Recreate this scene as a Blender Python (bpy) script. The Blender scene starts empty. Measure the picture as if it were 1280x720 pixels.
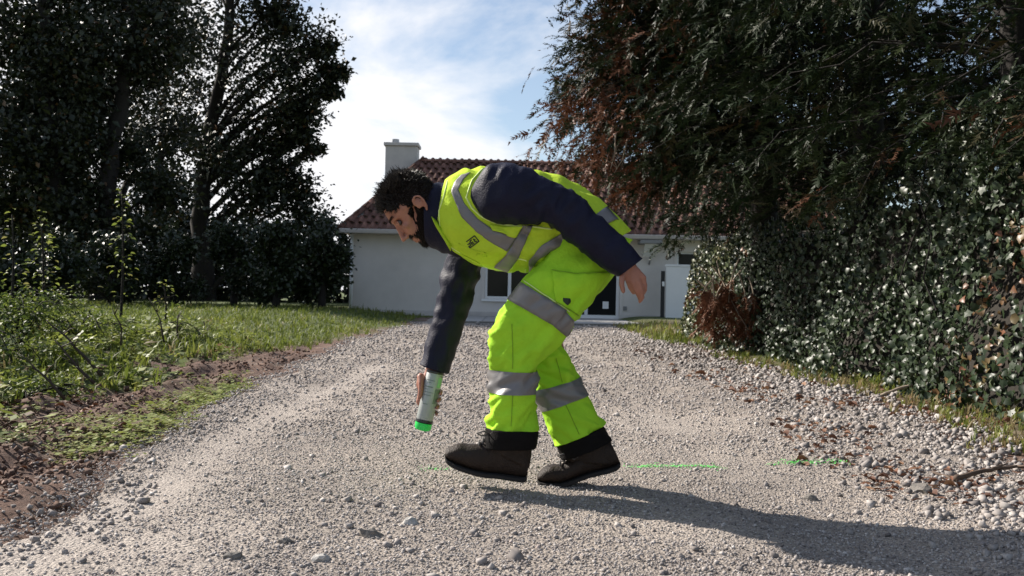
import bpy, bmesh, math, random
import numpy as np
from mathutils import Vector, Matrix, noise
from mathutils.bvhtree import BVHTree

random.seed(7)
rng = np.random.default_rng(11)
R = math.radians
scene = bpy.context.scene
COL = scene.collection

# ------------------------------------------------------------------ camera
CAM_H, FPX = 0.74, 1229.0
cd = bpy.data.cameras.new('camera')
cd.sensor_width = 36.0
cd.lens = 36.0 * FPX / 1280.0
cd.clip_end = 2000
cd.dof.use_dof = True
cd.dof.focus_distance = 3.75
cd.dof.aperture_fstop = 9.0
cam = bpy.data.objects.new('camera', cd)
COL.objects.link(cam)
CAM_M = Matrix.Translation((0, 0, CAM_H)) @ Matrix.Rotation(R(90.33), 4, 'X') @ Matrix.Rotation(R(1.2), 4, 'Z')
cam.matrix_world = CAM_M
scene.camera = cam
CAM_R = CAM_M.to_3x3()

# ------------------------------------------------------------------ sky and sun
SUN_AZ = Vector((-0.86, 0.51)).normalized()
SUN_EL = R(34)
world = bpy.data.worlds.new('World')
scene.world = world
world.use_nodes = True
nt = world.node_tree
bg = nt.nodes['Background']
bg.inputs[1].default_value = 0.080
sky = nt.nodes.new('ShaderNodeTexSky')
sky.sky_type = 'NISHITA'
sky.sun_disc = False
sky.sun_elevation = SUN_EL
sky.sun_rotation = math.atan2(SUN_AZ.x, SUN_AZ.y)
sky.air_density = 1.0
sky.dust_density = 0.35
sky.ozone_density = 2.0
tc = nt.nodes.new('ShaderNodeTexCoord')
def wn(kind, **kw):
    n = nt.nodes.new(kind)
    for k, v in kw.items():
        setattr(n, k, v)
    return n
# broken cumulus: noise in the direction space, thicker towards the sun side
mp = wn('ShaderNodeMapping')
mp.inputs['Scale'].default_value = (1.0, 1.0, 1.9)
mp.inputs['Location'].default_value = (0.36, 0.1, 0.22)
nt.links.new(tc.outputs['Generated'], mp.inputs['Vector'])
cn = wn('ShaderNodeTexNoise')
cn.inputs['Scale'].default_value = 4.2
cn.inputs['Detail'].default_value = 9
cn.inputs['Roughness'].default_value = 0.56
cn.inputs['Distortion'].default_value = 0.25
nt.links.new(mp.outputs[0], cn.inputs['Vector'])
dt = wn('ShaderNodeVectorMath', operation='DOT_PRODUCT')
dt.inputs[1].default_value = (-0.86, 0.5, -0.25)
nt.links.new(tc.outputs['Generated'], dt.inputs[0])
mr = wn('ShaderNodeMapRange')
mr.inputs[1].default_value = 0.36; mr.inputs[2].default_value = 0.70
mr.inputs[3].default_value = -0.10; mr.inputs[4].default_value = 0.22
nt.links.new(dt.outputs['Value'], mr.inputs[0])
ad = wn('ShaderNodeMath', operation='ADD')
nt.links.new(cn.outputs['Fac'], ad.inputs[0]); nt.links.new(mr.outputs[0], ad.inputs[1])
cr = wn('ShaderNodeValToRGB')
cr.color_ramp.elements[0].position = 0.52
cr.color_ramp.elements[1].position = 0.70
cr.color_ramp.elements[0].color = (0.15, 0.15, 0.15, 1)   # thin veil of high cloud
nt.links.new(ad.outputs[0], cr.inputs[0])
mx = wn('ShaderNodeMix', data_type='RGBA')
mx.inputs[7].default_value = (8.0, 8.0, 8.2, 1)
nt.links.new(cr.outputs[0], mx.inputs[0])
nt.links.new(sky.outputs[0], mx.inputs[6])
nt.links.new(mx.outputs[2], bg.inputs[0])

sd = bpy.data.lights.new('sun', 'SUN')
sd.energy = 5.0
sd.angle = R(0.53)
sd.color = (1.0, 0.925, 0.83)
sun = bpy.data.objects.new('sun', sd)
COL.objects.link(sun)
sv = Vector((SUN_AZ.x * math.cos(SUN_EL), SUN_AZ.y * math.cos(SUN_EL), math.sin(SUN_EL)))
sun.rotation_euler = sv.to_track_quat('Z', 'Y').to_euler()
sun.location = sv * 30

scene.view_settings.view_transform = 'Standard'
scene.view_settings.look = 'None'
scene.view_settings.gamma = 1.0
scene.view_settings.exposure = 0.72

# ------------------------------------------------------------------ helpers
def P(px, py, d):
    """point at distance d (metres along +Y) seen at this place in the photograph"""
    v = CAM_R @ Vector(((px - 640) / FPX, (360 - py) / FPX, -1.0))
    v *= d / v.y
    return v + Vector((0, 0, CAM_H))

def link(o, parent=None):
    COL.objects.link(o)
    if parent is not None:
        o.parent = parent
    return o

def tag(o, label=None, cat=None, group=None, kind=None):
    if label: o['label'] = label
    if cat: o['category'] = cat
    if group: o['group'] = group
    if kind: o['kind'] = kind
    return o

def empty(name, loc=(0, 0, 0), label=None, cat=None, group=None):
    o = bpy.data.objects.new(name, None)
    o.empty_display_size = 0.2
    link(o)
    o.location = loc
    return tag(o, label, cat, group)

def local(o, parent):
    """keep an object built in world coordinates where it is when parented"""
    o.parent = parent
    o.matrix_parent_inverse = Matrix.Translation(-Vector(parent.location))
    return o

def mesh_np(name, V, F, mat=None, parent=None, smooth=False, attrs=None, mats=None, midx=None):
    V = np.asarray(V, dtype=np.float32).reshape(-1, 3)
    me = bpy.data.meshes.new(name)
    if isinstance(F, np.ndarray):
        n, k = F.shape
        me.vertices.add(len(V)); me.vertices.foreach_set('co', V.ravel())
        me.loops.add(n * k); me.loops.foreach_set('vertex_index', F.astype(np.int32).ravel())
        me.polygons.add(n)
        me.polygons.foreach_set('loop_start', np.arange(0, n * k, k, dtype=np.int32))
        me.update(calc_edges=True)
        me.validate()
    else:
        me.from_pydata([tuple(map(float, v)) for v in V], [], F)
    if smooth:
        me.polygons.foreach_set('use_smooth', np.ones(len(me.polygons), dtype=bool))
    if attrs:
        for k2, a in attrs.items():
            at = me.attributes.new(k2, 'FLOAT', 'POINT')
            at.data.foreach_set('value', np.asarray(a, dtype=np.float32))
    if mats:
        for m in mats: me.materials.append(m)
        if midx is not None: me.polygons.foreach_set('material_index', np.asarray(midx, dtype=np.int32))
    elif mat: me.materials.append(mat)
    o = bpy.data.objects.new(name, me)
    link(o)
    if parent is not None: local(o, parent) if parent.type == 'EMPTY' else setattr(o, 'parent', parent)
    return o

def sub(o, parent_part, thing):
    """sub-part of a part (the part itself sits with an inverse of the thing's location)"""
    o.parent = parent_part
    o.matrix_parent_inverse = Matrix.Identity(4)
    return o

class MB:
    """collects shapes into one mesh"""
    def __init__(s): s.v = []; s.f = []
    def add(s, V, F):
        b = len(s.v)
        s.v.extend([tuple(map(float, v)) for v in V])
        s.f.extend([tuple(int(i) + b for i in f) for f in F])
        return s
    def box(s, x0, x1, y0, y1, z0, z1):
        return s.add([(x0,y0,z0),(x1,y0,z0),(x1,y1,z0),(x0,y1,z0),(x0,y0,z1),(x1,y0,z1),(x1,y1,z1),(x0,y1,z1)],
                     [(0,3,2,1),(4,5,6,7),(0,1,5,4),(1,2,6,5),(2,3,7,6),(3,0,4,7)])
    def tube(s, pts, rad, n=8, cap=True):
        V, F = tube(pts, rad, n, cap); return s.add(V, F)
    def obj(s, name, mat, parent=None, smooth=False, bevel=0):
        o = mesh_np(name, np.array(s.v), s.f, mat, parent, smooth)
        if bevel:
            m = o.modifiers.new('bevel', 'BEVEL'); m.width = bevel; m.segments = 2; m.limit_method = 'ANGLE'
        return o

def tube(pts, rad, n=8, cap=True):
    pts = [Vector(p) for p in pts]
    m = len(pts)
    if not hasattr(rad, '__len__'): rad = [rad] * m
    V, F = [], []
    up = None
    for i, p in enumerate(pts):
        t = (pts[min(i+1, m-1)] - pts[max(i-1, 0)])
        if t.length < 1e-9: t = Vector((0, 0, 1))
        t.normalize()
        if up is None:
            up = t.cross(Vector((0.31, 0.92, 0.2)))
            if up.length < 0.1: up = t.cross(Vector((1, 0, 0)))
        up = (up - t * up.dot(t)); up.normalize()
        sd_ = t.cross(up)
        for k in range(n):
            a = 2 * math.pi * k / n
            V.append(p + (up * math.cos(a) + sd_ * math.sin(a)) * rad[i])
    for i in range(m - 1):
        for k in range(n):
            a, b = i * n + k, i * n + (k + 1) % n
            F.append((a, b, b + n, a + n))
    if cap:
        F.append(tuple(reversed(range(n)))); F.append(tuple(range((m-1)*n, m*n)))
    return V, F

# value noise on numpy arrays
def _h(ix, iy, s=0):
    h = (ix.astype(np.int64) * 374761393 + iy.astype(np.int64) * 668265263 + s * 69069) & 0x7fffffff
    h = ((h ^ (h >> 13)) * 1274126177) & 0x7fffffff
    return ((h ^ (h >> 16)) & 0xffff) / 65535.0
def vnoise(x, y, s=0):
    x = np.asarray(x, dtype=float); y = np.asarray(y, dtype=float)
    ix = np.floor(x); iy = np.floor(y); fx = x - ix; fy = y - iy
    fx = fx*fx*(3-2*fx); fy = fy*fy*(3-2*fy)
    a = _h(ix, iy, s); b = _h(ix+1, iy, s); c = _h(ix, iy+1, s); d = _h(ix+1, iy+1, s)
    return (a*(1-fx)+b*fx)*(1-fy) + (c*(1-fx)+d*fx)*fy
def fbm(x, y, o=4, s=0):
    t = 0; a = 0.5
    for i in range(o):
        t = t + a * vnoise(x, y, s + i); x = x*2.03 + 7.1; y = y*2.03 + 3.7; a *= 0.5
    return t
def sst(a, b, x):
    t = np.clip((np.asarray(x, dtype=float) - a) / (b - a), 0, 1); return t*t*(3-2*t)

def rand_rot(n, tilt=math.pi):
    """random rotations (n,3,3): spin about z then a tilt up to `tilt`"""
    a = rng.uniform(0, 2*np.pi, n); b = rng.uniform(0, 2*np.pi, n); t = rng.uniform(0, tilt, n)
    def rz(q):
        M = np.zeros((n,3,3)); c, s_ = np.cos(q), np.sin(q)
        M[:,0,0]=c; M[:,0,1]=-s_; M[:,1,0]=s_; M[:,1,1]=c; M[:,2,2]=1; return M
    M = np.zeros((n,3,3)); c, s_ = np.cos(t), np.sin(t)
    M[:,0,0]=1; M[:,1,1]=c; M[:,1,2]=-s_; M[:,2,1]=s_; M[:,2,2]=c
    return rz(a) @ M @ rz(b)

def frame_rot(d, n=None):
    """rotations whose x axis is d (n,3) and z axis is near n"""
    d = d / np.linalg.norm(d, axis=1, keepdims=True)
    y = np.cross(n, d); y /= (np.linalg.norm(y, axis=1, keepdims=True) + 1e-9)
    z = np.cross(d, y)
    return np.stack([d, y, z], axis=2)

def merge(pv, pf, pos, rot, scl):
    """copies of one small mesh, merged"""
    n = len(pos); k = len(pv)
    scl = np.asarray(scl, dtype=float)
    if scl.ndim == 1: scl = scl[:, None]
    v = pv[None, :, :] * (scl[:, None, :])
    V = np.einsum('nij,nkj->nki', rot, v) + pos[:, None, :]
    F = pf[None, :, :] + (np.arange(n) * k)[:, None, None]
    return V.reshape(-1, 3), F.reshape(-1, pf.shape[1])

def merge_many(protos, pos, rot, scl, tint=None):
    n = len(pos); which = rng.integers(0, len(protos), n)
    Vs, Fs, Ts = [], [], []; off = 0
    for i, (pv, pf) in enumerate(protos):
        m = which == i
        if not m.any(): continue
        V, F = merge(pv, pf, pos[m], rot[m], scl[m])
        Vs.append(V); Fs.append(F + off); off += len(V)
        if tint is not None: Ts.append(np.repeat(tint[m], len(pv)))
    return np.concatenate(Vs), np.concatenate(Fs), (np.concatenate(Ts) if tint is not None else None)

# ------------------------------------------------------------------ materials
def mat(name, col, rough=0.8, var=0.0, scale=8.0, bump=0.0, bscale=40.0, tint=None, spec=0.5, metal=0.0,
        sheen=0.0, rand=0.0, trans=0.0, coat=0.0):
    """principled material: colour varied by noise, optional attribute tint ramp, optional bump"""
    m = bpy.data.materials.new(name); m.use_nodes = True
    t = m.node_tree; b = t.nodes['Principled BSDF']
    b.inputs['Roughness'].default_value = rough
    b.inputs['Metallic'].default_value = metal
    b.inputs['Specular IOR Level'].default_value = spec
    if sheen: b.inputs['Sheen Weight'].default_value = sheen
    if coat: b.inputs['Coat Weight'].default_value = coat
    g = t.nodes.new('ShaderNodeTexCoord')
    out = None
    if tint:
        at = t.nodes.new('ShaderNodeAttribute'); at.attribute_name = 'tint'
        r = t.nodes.new('ShaderNodeValToRGB')
        el = r.color_ramp.elements
        while len(el) < len(tint): el.new(0.5)
        for e, (p, c) in zip(el, tint):
            e.position = p; e.color = (*c, 1)
        t.links.new(at.outputs['Fac'], r.inputs[0]); out = r.outputs[0]
    else:
        rg = t.nodes.new('ShaderNodeRGB'); rg.outputs[0].default_value = (*col, 1); out = rg.outputs[0]
    if var:
        n = t.nodes.new('ShaderNodeTexNoise'); n.inputs['Scale'].default_value = scale
        n.inputs['Detail'].default_value = 6; n.inputs['Roughness'].default_value = 0.62
        t.links.new(g.outputs['Object'], n.inputs['Vector'])
        mrn = t.nodes.new('ShaderNodeMapRange')
        mrn.inputs[1].default_value = 0.25; mrn.inputs[2].default_value = 0.75
        mrn.inputs[3].default_value = 1 - var; mrn.inputs[4].default_value = 1 + var
        t.links.new(n.outputs['Fac'], mrn.inputs[0])
        vm = t.nodes.new('ShaderNodeVectorMath'); vm.operation = 'SCALE'
        t.links.new(out, vm.inputs[0]); t.links.new(mrn.outputs[0], vm.inputs['Scale']); out = vm.outputs[0]
    if rand:
        oi = t.nodes.new('ShaderNodeObjectInfo')
        mrn = t.nodes.new('ShaderNodeMapRange')
        mrn.inputs[3].default_value = 1 - rand; mrn.inputs[4].default_value = 1 + rand
        t.links.new(oi.outputs['Random'], mrn.inputs[0])
        vm = t.nodes.new('ShaderNodeVectorMath'); vm.operation = 'SCALE'
        t.links.new(out, vm.inputs[0]); t.links.new(mrn.outputs[0], vm.inputs['Scale']); out = vm.outputs[0]
    t.links.new(out, b.inputs['Base Color'])
    if bump:
        n = t.nodes.new('ShaderNodeTexNoise'); n.inputs['Scale'].default_value = bscale
        n.inputs['Detail'].default_value = 4
        t.links.new(g.outputs['Object'], n.inputs['Vector'])
        bp = t.nodes.new('ShaderNodeBump'); bp.inputs['Strength'].default_value = bump
        bp.inputs['Distance'].default_value = 0.01
        t.links.new(n.outputs['Fac'], bp.inputs['Height']); t.links.new(bp.outputs[0], b.inputs['Normal'])
    if trans:   # light through thin leaves and cloth
        tr = t.nodes.new('ShaderNodeBsdfTranslucent'); t.links.new(out, tr.inputs['Color'])
        ms = t.nodes.new('ShaderNodeMixShader'); ms.inputs[0].default_value = trans
        t.links.new(b.outputs[0], ms.inputs[1]); t.links.new(tr.outputs[0], ms.inputs[2])
        t.links.new(ms.outputs[0], t.nodes['Material Output'].inputs['Surface'])
    return m
# ================================================================== THE SETTING
def edge_l(y):   # left edge of the gravel
    y = np.asarray(y, dtype=float)
    e = -1.55 - 0.50 * sst(2.5, 7.5, y) - 0.35 * sst(7.5, 14, y) + 0.30 * sst(15, 26, y)
    return e + (fbm(y*1.1, y*0+3.3, 3, 5) - 0.45) * 0.5
def edge_r(y):
    y = np.asarray(y, dtype=float)
    e = 2.35 + 0.25 * sst(3, 8, y) - 0.1 * sst(10, 20, y)
    return e + (fbm(y*1.3, y*0+9.3, 3, 8) - 0.45) * 0.5

def H(x, y):
    x = np.asarray(x, dtype=float); y = np.asarray(y, dtype=float)
    el, er = edge_l(y), edge_r(y)
    z = 0.17 * sst(-0.3, -2.6, x - el) + 0.10 * sst(0.1, 1.0, x - er) + 0.09 * sst(14, 26, y)
    near = 1 - sst(8, 20, y)
    z = z + (fbm(x*0.5, y*0.4, 3, 1) - 0.45) * 0.05
    # shallow wheel tracks with a low crown between them
    z = z - 0.022 * (np.exp(-((x + 1.38)/0.26)**2) + np.exp(-((x - 1.1)/0.32)**2))
    # rutted soil beside the gravel on the left
    soil = sst(0.12, -0.1, x - el) * sst(-2.0, -1.0, x - el) * near
    z = z + soil * ((fbm(x*3.2, y*1.2, 4, 21) - 0.47) * 0.17 - 0.03 * np.abs(np.sin((x - el)*9 + 2.2*fbm(x, y*0.7, 3, 4))))
    z = z + near * 0.022 * (fbm(x*7, y*7, 3, 31) - 0.45) * (1 + 1.5*soil) + soil * 0.03 * (fbm(x*14, y*9, 3, 37) - 0.45)
    # rolling weeds bank
    z = z + 0.10 * sst(-3.2, -7, x) * (fbm(x*0.35, y*0.35, 3, 12) - 0.2) * near
    return z
def h1(x, y): return float(H(np.array([x]), np.array([y]))[0])
def ground_at(px, py, dmax=60):
    """where the ray through this place in the photograph meets the ground"""
    o = Vector((0, 0, CAM_H)); v = CAM_R @ Vector(((px-640)/FPX, (360-py)/FPX, -1.0))
    lo = None
    d = 1.5
    while d < dmax:
        p = o + v * (d / v.y)
        if p.z < h1(p.x, p.y): return Vector((p.x, p.y, h1(p.x, p.y)))
        d *= 1.004
    p = o + v * (dmax / v.y); return Vector((p.x, p.y, h1(p.x, p.y)))

def lines(a, b, f):
    out = [a]
    while out[-1] < b: out.append(out[-1] + f(out[-1]))
    return np.array(out)

def grid(xs, ys, zf):
    X, Y = np.meshgrid(xs, ys); Z = zf(X, Y)
    V = np.stack([X, Y, Z], -1).reshape(-1, 3)
    ny, nx = X.shape
    i = np.arange(ny*nx).reshape(ny, nx)
    F = np.stack([i[:-1,:-1], i[:-1,1:], i[1:,1:], i[1:,:-1]], -1).reshape(-1, 4)
    return V, F

M_ground = mat('soil', (0.16, 0.10, 0.065), 0.95)
def ground_nodes(m):
    t = m.node_tree; b = t.nodes['Principled BSDF']
    at = t.nodes.new('ShaderNodeAttribute'); at.attribute_name = 'tint'     # 0 bare soil .. 1 turf
    g = t.nodes.new('ShaderNodeTexCoord')
    def nz(s, d=6):
        n = t.nodes.new('ShaderNodeTexNoise'); n.inputs['Scale'].default_value = s; n.inputs['Detail'].default_value = d
        n.inputs['Roughness'].default_value = 0.65
        t.links.new(g.outputs['Object'], n.inputs['Vector']); return n
    def ramp(src, els):
        r = t.nodes.new('ShaderNodeValToRGB'); e = r.color_ramp.elements
        while len(e) < len(els): e.new(0.5)
        for q, (p, c) in zip(e, els): q.position = p; q.color = (*c, 1)
        t.links.new(src, r.inputs[0]); return r
    n1 = nz(2.3); n2 = nz(26)
    soil = ramp(n1.outputs['Fac'], [(0.3, (0.075, 0.040, 0.028)), (0.52, (0.16, 0.092, 0.065)), (0.7, (0.27, 0.205, 0.16))])
    turf = ramp(n2.outputs['Fac'], [(0.3, (0.045, 0.065, 0.014)), (0.7, (0.12, 0.155, 0.035))])
    mxx = t.nodes.new('ShaderNodeMix'); mxx.data_type = 'RGBA'
    t.links.new(at.outputs['Fac'], mxx.inputs[0]); t.links.new(soil.outputs[0], mxx.inputs[6]); t.links.new(turf.outputs[0], mxx.inputs[7])
    ml = t.nodes.new('ShaderNodeMix'); ml.data_type = 'RGBA'; ml.blend_type = 'MULTIPLY'; ml.inputs[0].default_value = 0.7
    gr = ramp(n2.outputs['Fac'], [(0.3, (0.5, 0.5, 0.5)), (0.65, (1.2, 1.2, 1.2))])
    t.links.new(mxx.outputs[2], ml.inputs[6]); t.links.new(gr.outputs[0], ml.inputs[7])
    t.links.new(ml.outputs[2], b.inputs['Base Color'])
    n3 = nz(70, 5); bp = t.nodes.new('ShaderNodeBump'); bp.inputs['Strength'].default_value = 0.8; bp.inputs['Distance'].default_value = 0.02
    t.links.new(n3.outputs['Fac'], bp.inputs['Height']); t.links.new(bp.outputs[0], b.inputs['Normal'])
ground_nodes(M_ground)

xs = np.concatenate([lines(-400, -14, lambda x: max(0.6, abs(x)*0.2)), lines(-13.5, -4.2, lambda x: 0.14), lines(-4.0, -1.0, lambda x: 0.042),
                     lines(-0.8, 1.9, lambda x: 0.3), lines(2.0, 4.2, lambda x: 0.05), lines(4.5, 14, lambda x: 0.4), lines(15, 400, lambda x: max(0.6, x*0.2))])
ys = np.concatenate([lines(-60, 0.5, lambda y: max(0.4, abs(y)*0.25)), lines(1.0, 7.0, lambda y: 0.048), lines(7.1, 30, lambda y: 0.05*(y/7)**1.4),
                     lines(31, 700, lambda y: y*0.12)])
def soft(V):
    x, y = V[:,0], V[:,1]
    el = edge_l(y)
    t = sst(-0.5, -1.3, (x - el) - .6*sst(11,15,y) + (fbm(x*1.2, y*0.8, 4, 40)-0.47)*2.2)
    patch = np.exp(-((x - el + 0.12)/0.18)**2) * sst(4.2, 4.9, y) * sst(8.5, 6.8, y) * (fbm(x*3, y*2, 3, 3) > 0.33)
    t = np.maximum(t, patch*0.9)
    t = np.where(x > 0, np.maximum(sst(0.1, 0.5, x - edge_r(y)) * 0.75 * (fbm(x*2.2, y*1.4, 3, 17) + 0.35), sst(5, 8, x)), t)
    t = np.maximum(t, sst(20, 26, y)*(np.abs(x) > 2.4))
    return np.clip(t, 0, 1)
V, F = grid(xs, ys, H)
road_in = sst(0.0, 0.25, V[:,0]-edge_l(V[:,1])) * sst(0.0, 0.25, edge_r(V[:,1]) - V[:,0]) * (V[:,1] < 30)
V[:,2] -= 0.03 * road_in
o = mesh_np('ground', V, F, M_ground, smooth=True, attrs={'tint': soft(V)})
tag(o, kind='structure')

def bare(x, y):   # sandy, driven-smooth patches carry few stones
    b = 1.0*np.exp(-((x + 1.38 + .06*np.sin(y*1.3))/0.16)**2) * (y < 10) + .6*np.exp(-((x-.95+.05*np.sin(y))/.2)**2)*(y > 4) + 0.75*np.exp(-((x + 0.84)/0.24)**2 - ((y-2.85)/0.4)**2)
    b = b + 0.7*np.exp(-((x - 0.62)/0.3)**2 - ((y-3.15)/0.4)**2)
    b = b + 0.5*np.exp(-((x - 0.55)/0.3)**2 - ((y-4.6)/0.9)**2)
    n = fbm(x*1.7, y*1.2, 4, 51)
    return np.clip(1.2 - b*.95 - 0.55*sst(0.52, 0.7, n), 0.12, 1)

# ---- gravel road sheet
M_road = mat('road_fines', (0.3, 0.28, 0.25), 0.95)
def road_nodes(m):
    t = m.node_tree; b = t.nodes['Principled BSDF']
    g = t.nodes.new('ShaderNodeTexCoord')
    def nz(s, d=6, r=0.65):
        n = t.nodes.new('ShaderNodeTexNoise'); n.inputs['Scale'].default_value = s; n.inputs['Detail'].default_value = d
        n.inputs['Roughness'].default_value = r
        t.links.new(g.outputs['Object'], n.inputs['Vector']); return n
    def ramp(src, els):
        r = t.nodes.new('ShaderNodeValToRGB'); e = r.color_ramp.elements
        while len(e) < len(els): e.new(0.5)
        for q, (p, c) in zip(e, els): q.position = p; q.color = (*c, 1)
        t.links.new(src, r.inputs[0]); return r
    a = ramp(nz(0.9, 8).outputs['Fac'], [(0.32, (0.27, 0.235, 0.21)), (0.5, (0.37, 0.325, 0.285)), (0.68, (0.50, 0.435, 0.375))])
    tk = t.nodes.new('ShaderNodeAttribute'); tk.attribute_name = 'tint'
    pm = t.nodes.new('ShaderNodeMix'); pm.data_type = 'RGBA'; pm.inputs[7].default_value = (0.47, 0.42, 0.375, 1)
    t.links.new(tk.outputs['Fac'], pm.inputs[0]); t.links.new(a.outputs[0], pm.inputs[6])
    vo = t.nodes.new('ShaderNodeTexVoronoi'); vo.inputs['Scale'].default_value = 95
    t.links.new(g.outputs['Object'], vo.inputs['Vector'])
    c = ramp(vo.outputs['Color'], [(0.1, (0.62, 0.6, 0.6)), (0.9, (1.2, 1.18, 1.15))])
    mu = t.nodes.new('ShaderNodeMix'); mu.data_type = 'RGBA'; mu.blend_type = 'MULTIPLY'; mu.inputs[0].default_value = 0.85
    t.links.new(pm.outputs[2], mu.inputs[6]); t.links.new(c.outputs[0], mu.inputs[7])
    t.links.new(mu.outputs[2], b.inputs['Base Color'])
    n3 = nz(120, 4); 
    sb = t.nodes.new('ShaderNodeMath'); sb.operation = 'SUBTRACT'
    t.links.new(n3.outputs['Fac'], sb.inputs[0]); t.links.new(vo.outputs['Distance'], sb.inputs[1])
    bp = t.nodes.new('ShaderNodeBump'); bp.inputs['Strength'].default_value = 0.9; bp.inputs['Distance'].default_value = 0.012
    t.links.new(sb.outputs[0], bp.inputs['Height']); t.links.new(bp.outputs[0], b.inputs['Normal'])
road_nodes(M_road)
ys = np.concatenate([lines(-6, 1.2, lambda y: 0.4), lines(1.6, 7, lambda y: 0.04), lines(7.05, 25.6, lambda y: 0.045*(y/7)**1.3)])
us = np.linspace(0, 1, 130)
U, Y = np.meshgrid(us, ys)
L, Rr = edge_l(Y), edge_r(Y)
X = L + (Rr - L) * U
Z = H(X, Y)
Z = Z + 0.006 - 0.03 * (1 - sst(0, 0.05, np.minimum(U, 1-U)))
V = np.stack([X, Y, Z], -1).reshape(-1, 3)
ny, nx = X.shape; i = np.arange(ny*nx).reshape(ny, nx)
F = np.stack([i[:-1,:-1], i[:-1,1:], i[1:,1:], i[1:,:-1]], -1).reshape(-1, 4)
tag(mesh_np('gravel_road', V, F, M_road, smooth=True, attrs={'tint': np.clip(1.1 - bare(V[:,0], V[:,1]), 0, 1)}), kind='structure')

# ---- pale terrace in front of the house: separate slabs with joints
M_slab = mat('terrace_slab', (0.36, 0.35, 0.33), 0.9, 0.18, 3, 0.3, 60, rand=0.08)
M_joint = mat('terrace_bed', (0.2, 0.19, 0.17), 0.95, 0.2, 9)
tz = h1(0, 24.5) + 0.035
tb = MB(); tb.box(-1.55, 5.6, 21.9, 26.6, tz - 0.15, tz - 0.012)
terr = tag(tb.obj('terrace', M_joint), kind='structure')
sb = MB(); sb.box(-0.438, 0.438, -0.578, 0.578, -0.03, 0.0)
slab0 = None
for ix in range(8):
    for iy in range(4):
        p = (-1.55 + 0.445 + ix*0.89, 21.9 + 0.59 + iy*1.172, tz + random.uniform(-.003, .003))
        if slab0 is None:
            slab0 = sb.obj('paving_slab', M_slab, terr, bevel=0.008); ob = slab0
        else:
            ob = slab0.copy(); COL.objects.link(ob)
        ob.location = p

# ---- stones of the gravel
def stone_protos(n, sub):
    out = []
    for k in range(n):
        bm = bmesh.new()
        if sub: bmesh.ops.create_icosphere(bm, subdivisions=1, radius=1)
        else:
            bmesh.ops.create_icosphere(bm, subdivisions=1, radius=1)
            bm.free(); bm = bmesh.new()
            vs = [bm.verts.new(v) for v in [(1,0,0),(-1,0,0),(0,1,0),(0,-1,0),(0,0,1),(0,0,-1)]]
            for f in [(0,2,4),(2,1,4),(1,3,4),(3,0,4),(2,0,5),(1,2,5),(3,1,5),(0,3,5)]: bm.faces.new([vs[q] for q in f])
        for v in bm.verts:
            v.co *= random.uniform(0.72, 1.25)
            v.co.x *= 1.15; v.co.z *= 0.72
        bmesh.ops.triangulate(bm, faces=bm.faces[:])
        V = np.array([v.co[:] for v in bm.verts]); F = np.array([[q.index for q in f.verts] for f in bm.faces])
        bm.free(); out.append((V, F))
    return out
ST_LO = stone_protos(9, False)
def crushed(n):
    out = []
    for k in range(n):
        V = np.array([(x,y,z) for x in (-1,1) for y in (-1,1) for z in (-1,1)], float)*.68
        V *= 1 + np.array([[random.uniform(-.42,.42) for _ in range(3)] for _ in range(8)])
        V[:,0] *= 1.2; V[:,2] *= .72
        Q = [(0,1,3,2),(4,6,7,5),(0,4,5,1),(2,3,7,6),(0,2,6,4),(1,5,7,3)]
        out.append((V, np.array([t for q in Q for t in ((q[0],q[1],q[2]),(q[0],q[2],q[3]))])))
    return out
ST_HI = crushed(12)
STONE_TINT = [(0.0, (0.11, 0.095, 0.09)), (0.25, (0.26, 0.233, 0.218)), (0.6, (0.40, 0.365, 0.34)), (0.88, (0.54, 0.50, 0.47)), (1.0, (0.27, 0.16, 0.12))]
M_stone = mat('gravel_stone', (0.35, 0.33, 0.3), 0.9, 0.25, 60, tint=STONE_TINT)

def sample_d(n, d0, d1, pw):
    """distances with a density per square metre that falls as d**-pw over a fan-shaped view"""
    u = rng.uniform(0, 1, n); e = 1 - pw if abs(1-pw) > .01 else .01
    return (d0**e + u * (d1**e - d0**e)) ** (1/e)

def scatter_stones(name, n, d0, d1, pw, xr, size, protos, mask, sink=0.25, tint=(0, 1), m=None):
    y = sample_d(n, d0, d1, pw)
    x = rng.uniform(0, 1, n) * (xr[1](y) - xr[0](y)) + xr[0](y)
    inview = np.abs(x) < y * 0.56 + 0.5
    x, y = x[inview], y[inview]
    k = rng.uniform(0, 1, len(x)) < mask(x, y)
    x, y = x[k], y[k]
    s = size(y) * np.exp(rng.normal(0, 0.36, len(x)))
    z = H(x, y) + 0.006 + s * (0.55 - sink)
    T = np.clip(rng.beta(2.2, 2.6, len(x)), 0, .93); T[rng.uniform(0, 1, len(x)) < 0.012] = 1.0
    T = np.clip(T + .55*(fbm(x*1.3, y*.9, 3, 91) - .45) + .25*(1 - bare(x, y)), 0, .93) if m is None else T
    T = tint[0] + T * (tint[1] - tint[0])
    V, F, T = merge_many(protos, np.stack([x, y, z], 1), rand_rot(len(x), 1.0), s, T)
    o = mesh_np(name, V, F, m or M_stone, attrs={'tint': T})
    return tag(o, kind='stuff')
M_clod = mat('soil_clod', (0.15, 0.09, 0.065), 0.95, 0.35, 30, rand=.2)
scatter_stones('gravel', 68000, 2.2, 4.8, 1.3, (lambda y: edge_l(y)-.02, edge_r), lambda y: 0.0034 + 0*y, ST_LO, bare)
scatter_stones('gravel', 42000, 4.8, 22, 1.9, (edge_l, edge_r), lambda y: 0.0048*(y/4.6)**0.8, ST_LO, bare)
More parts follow.
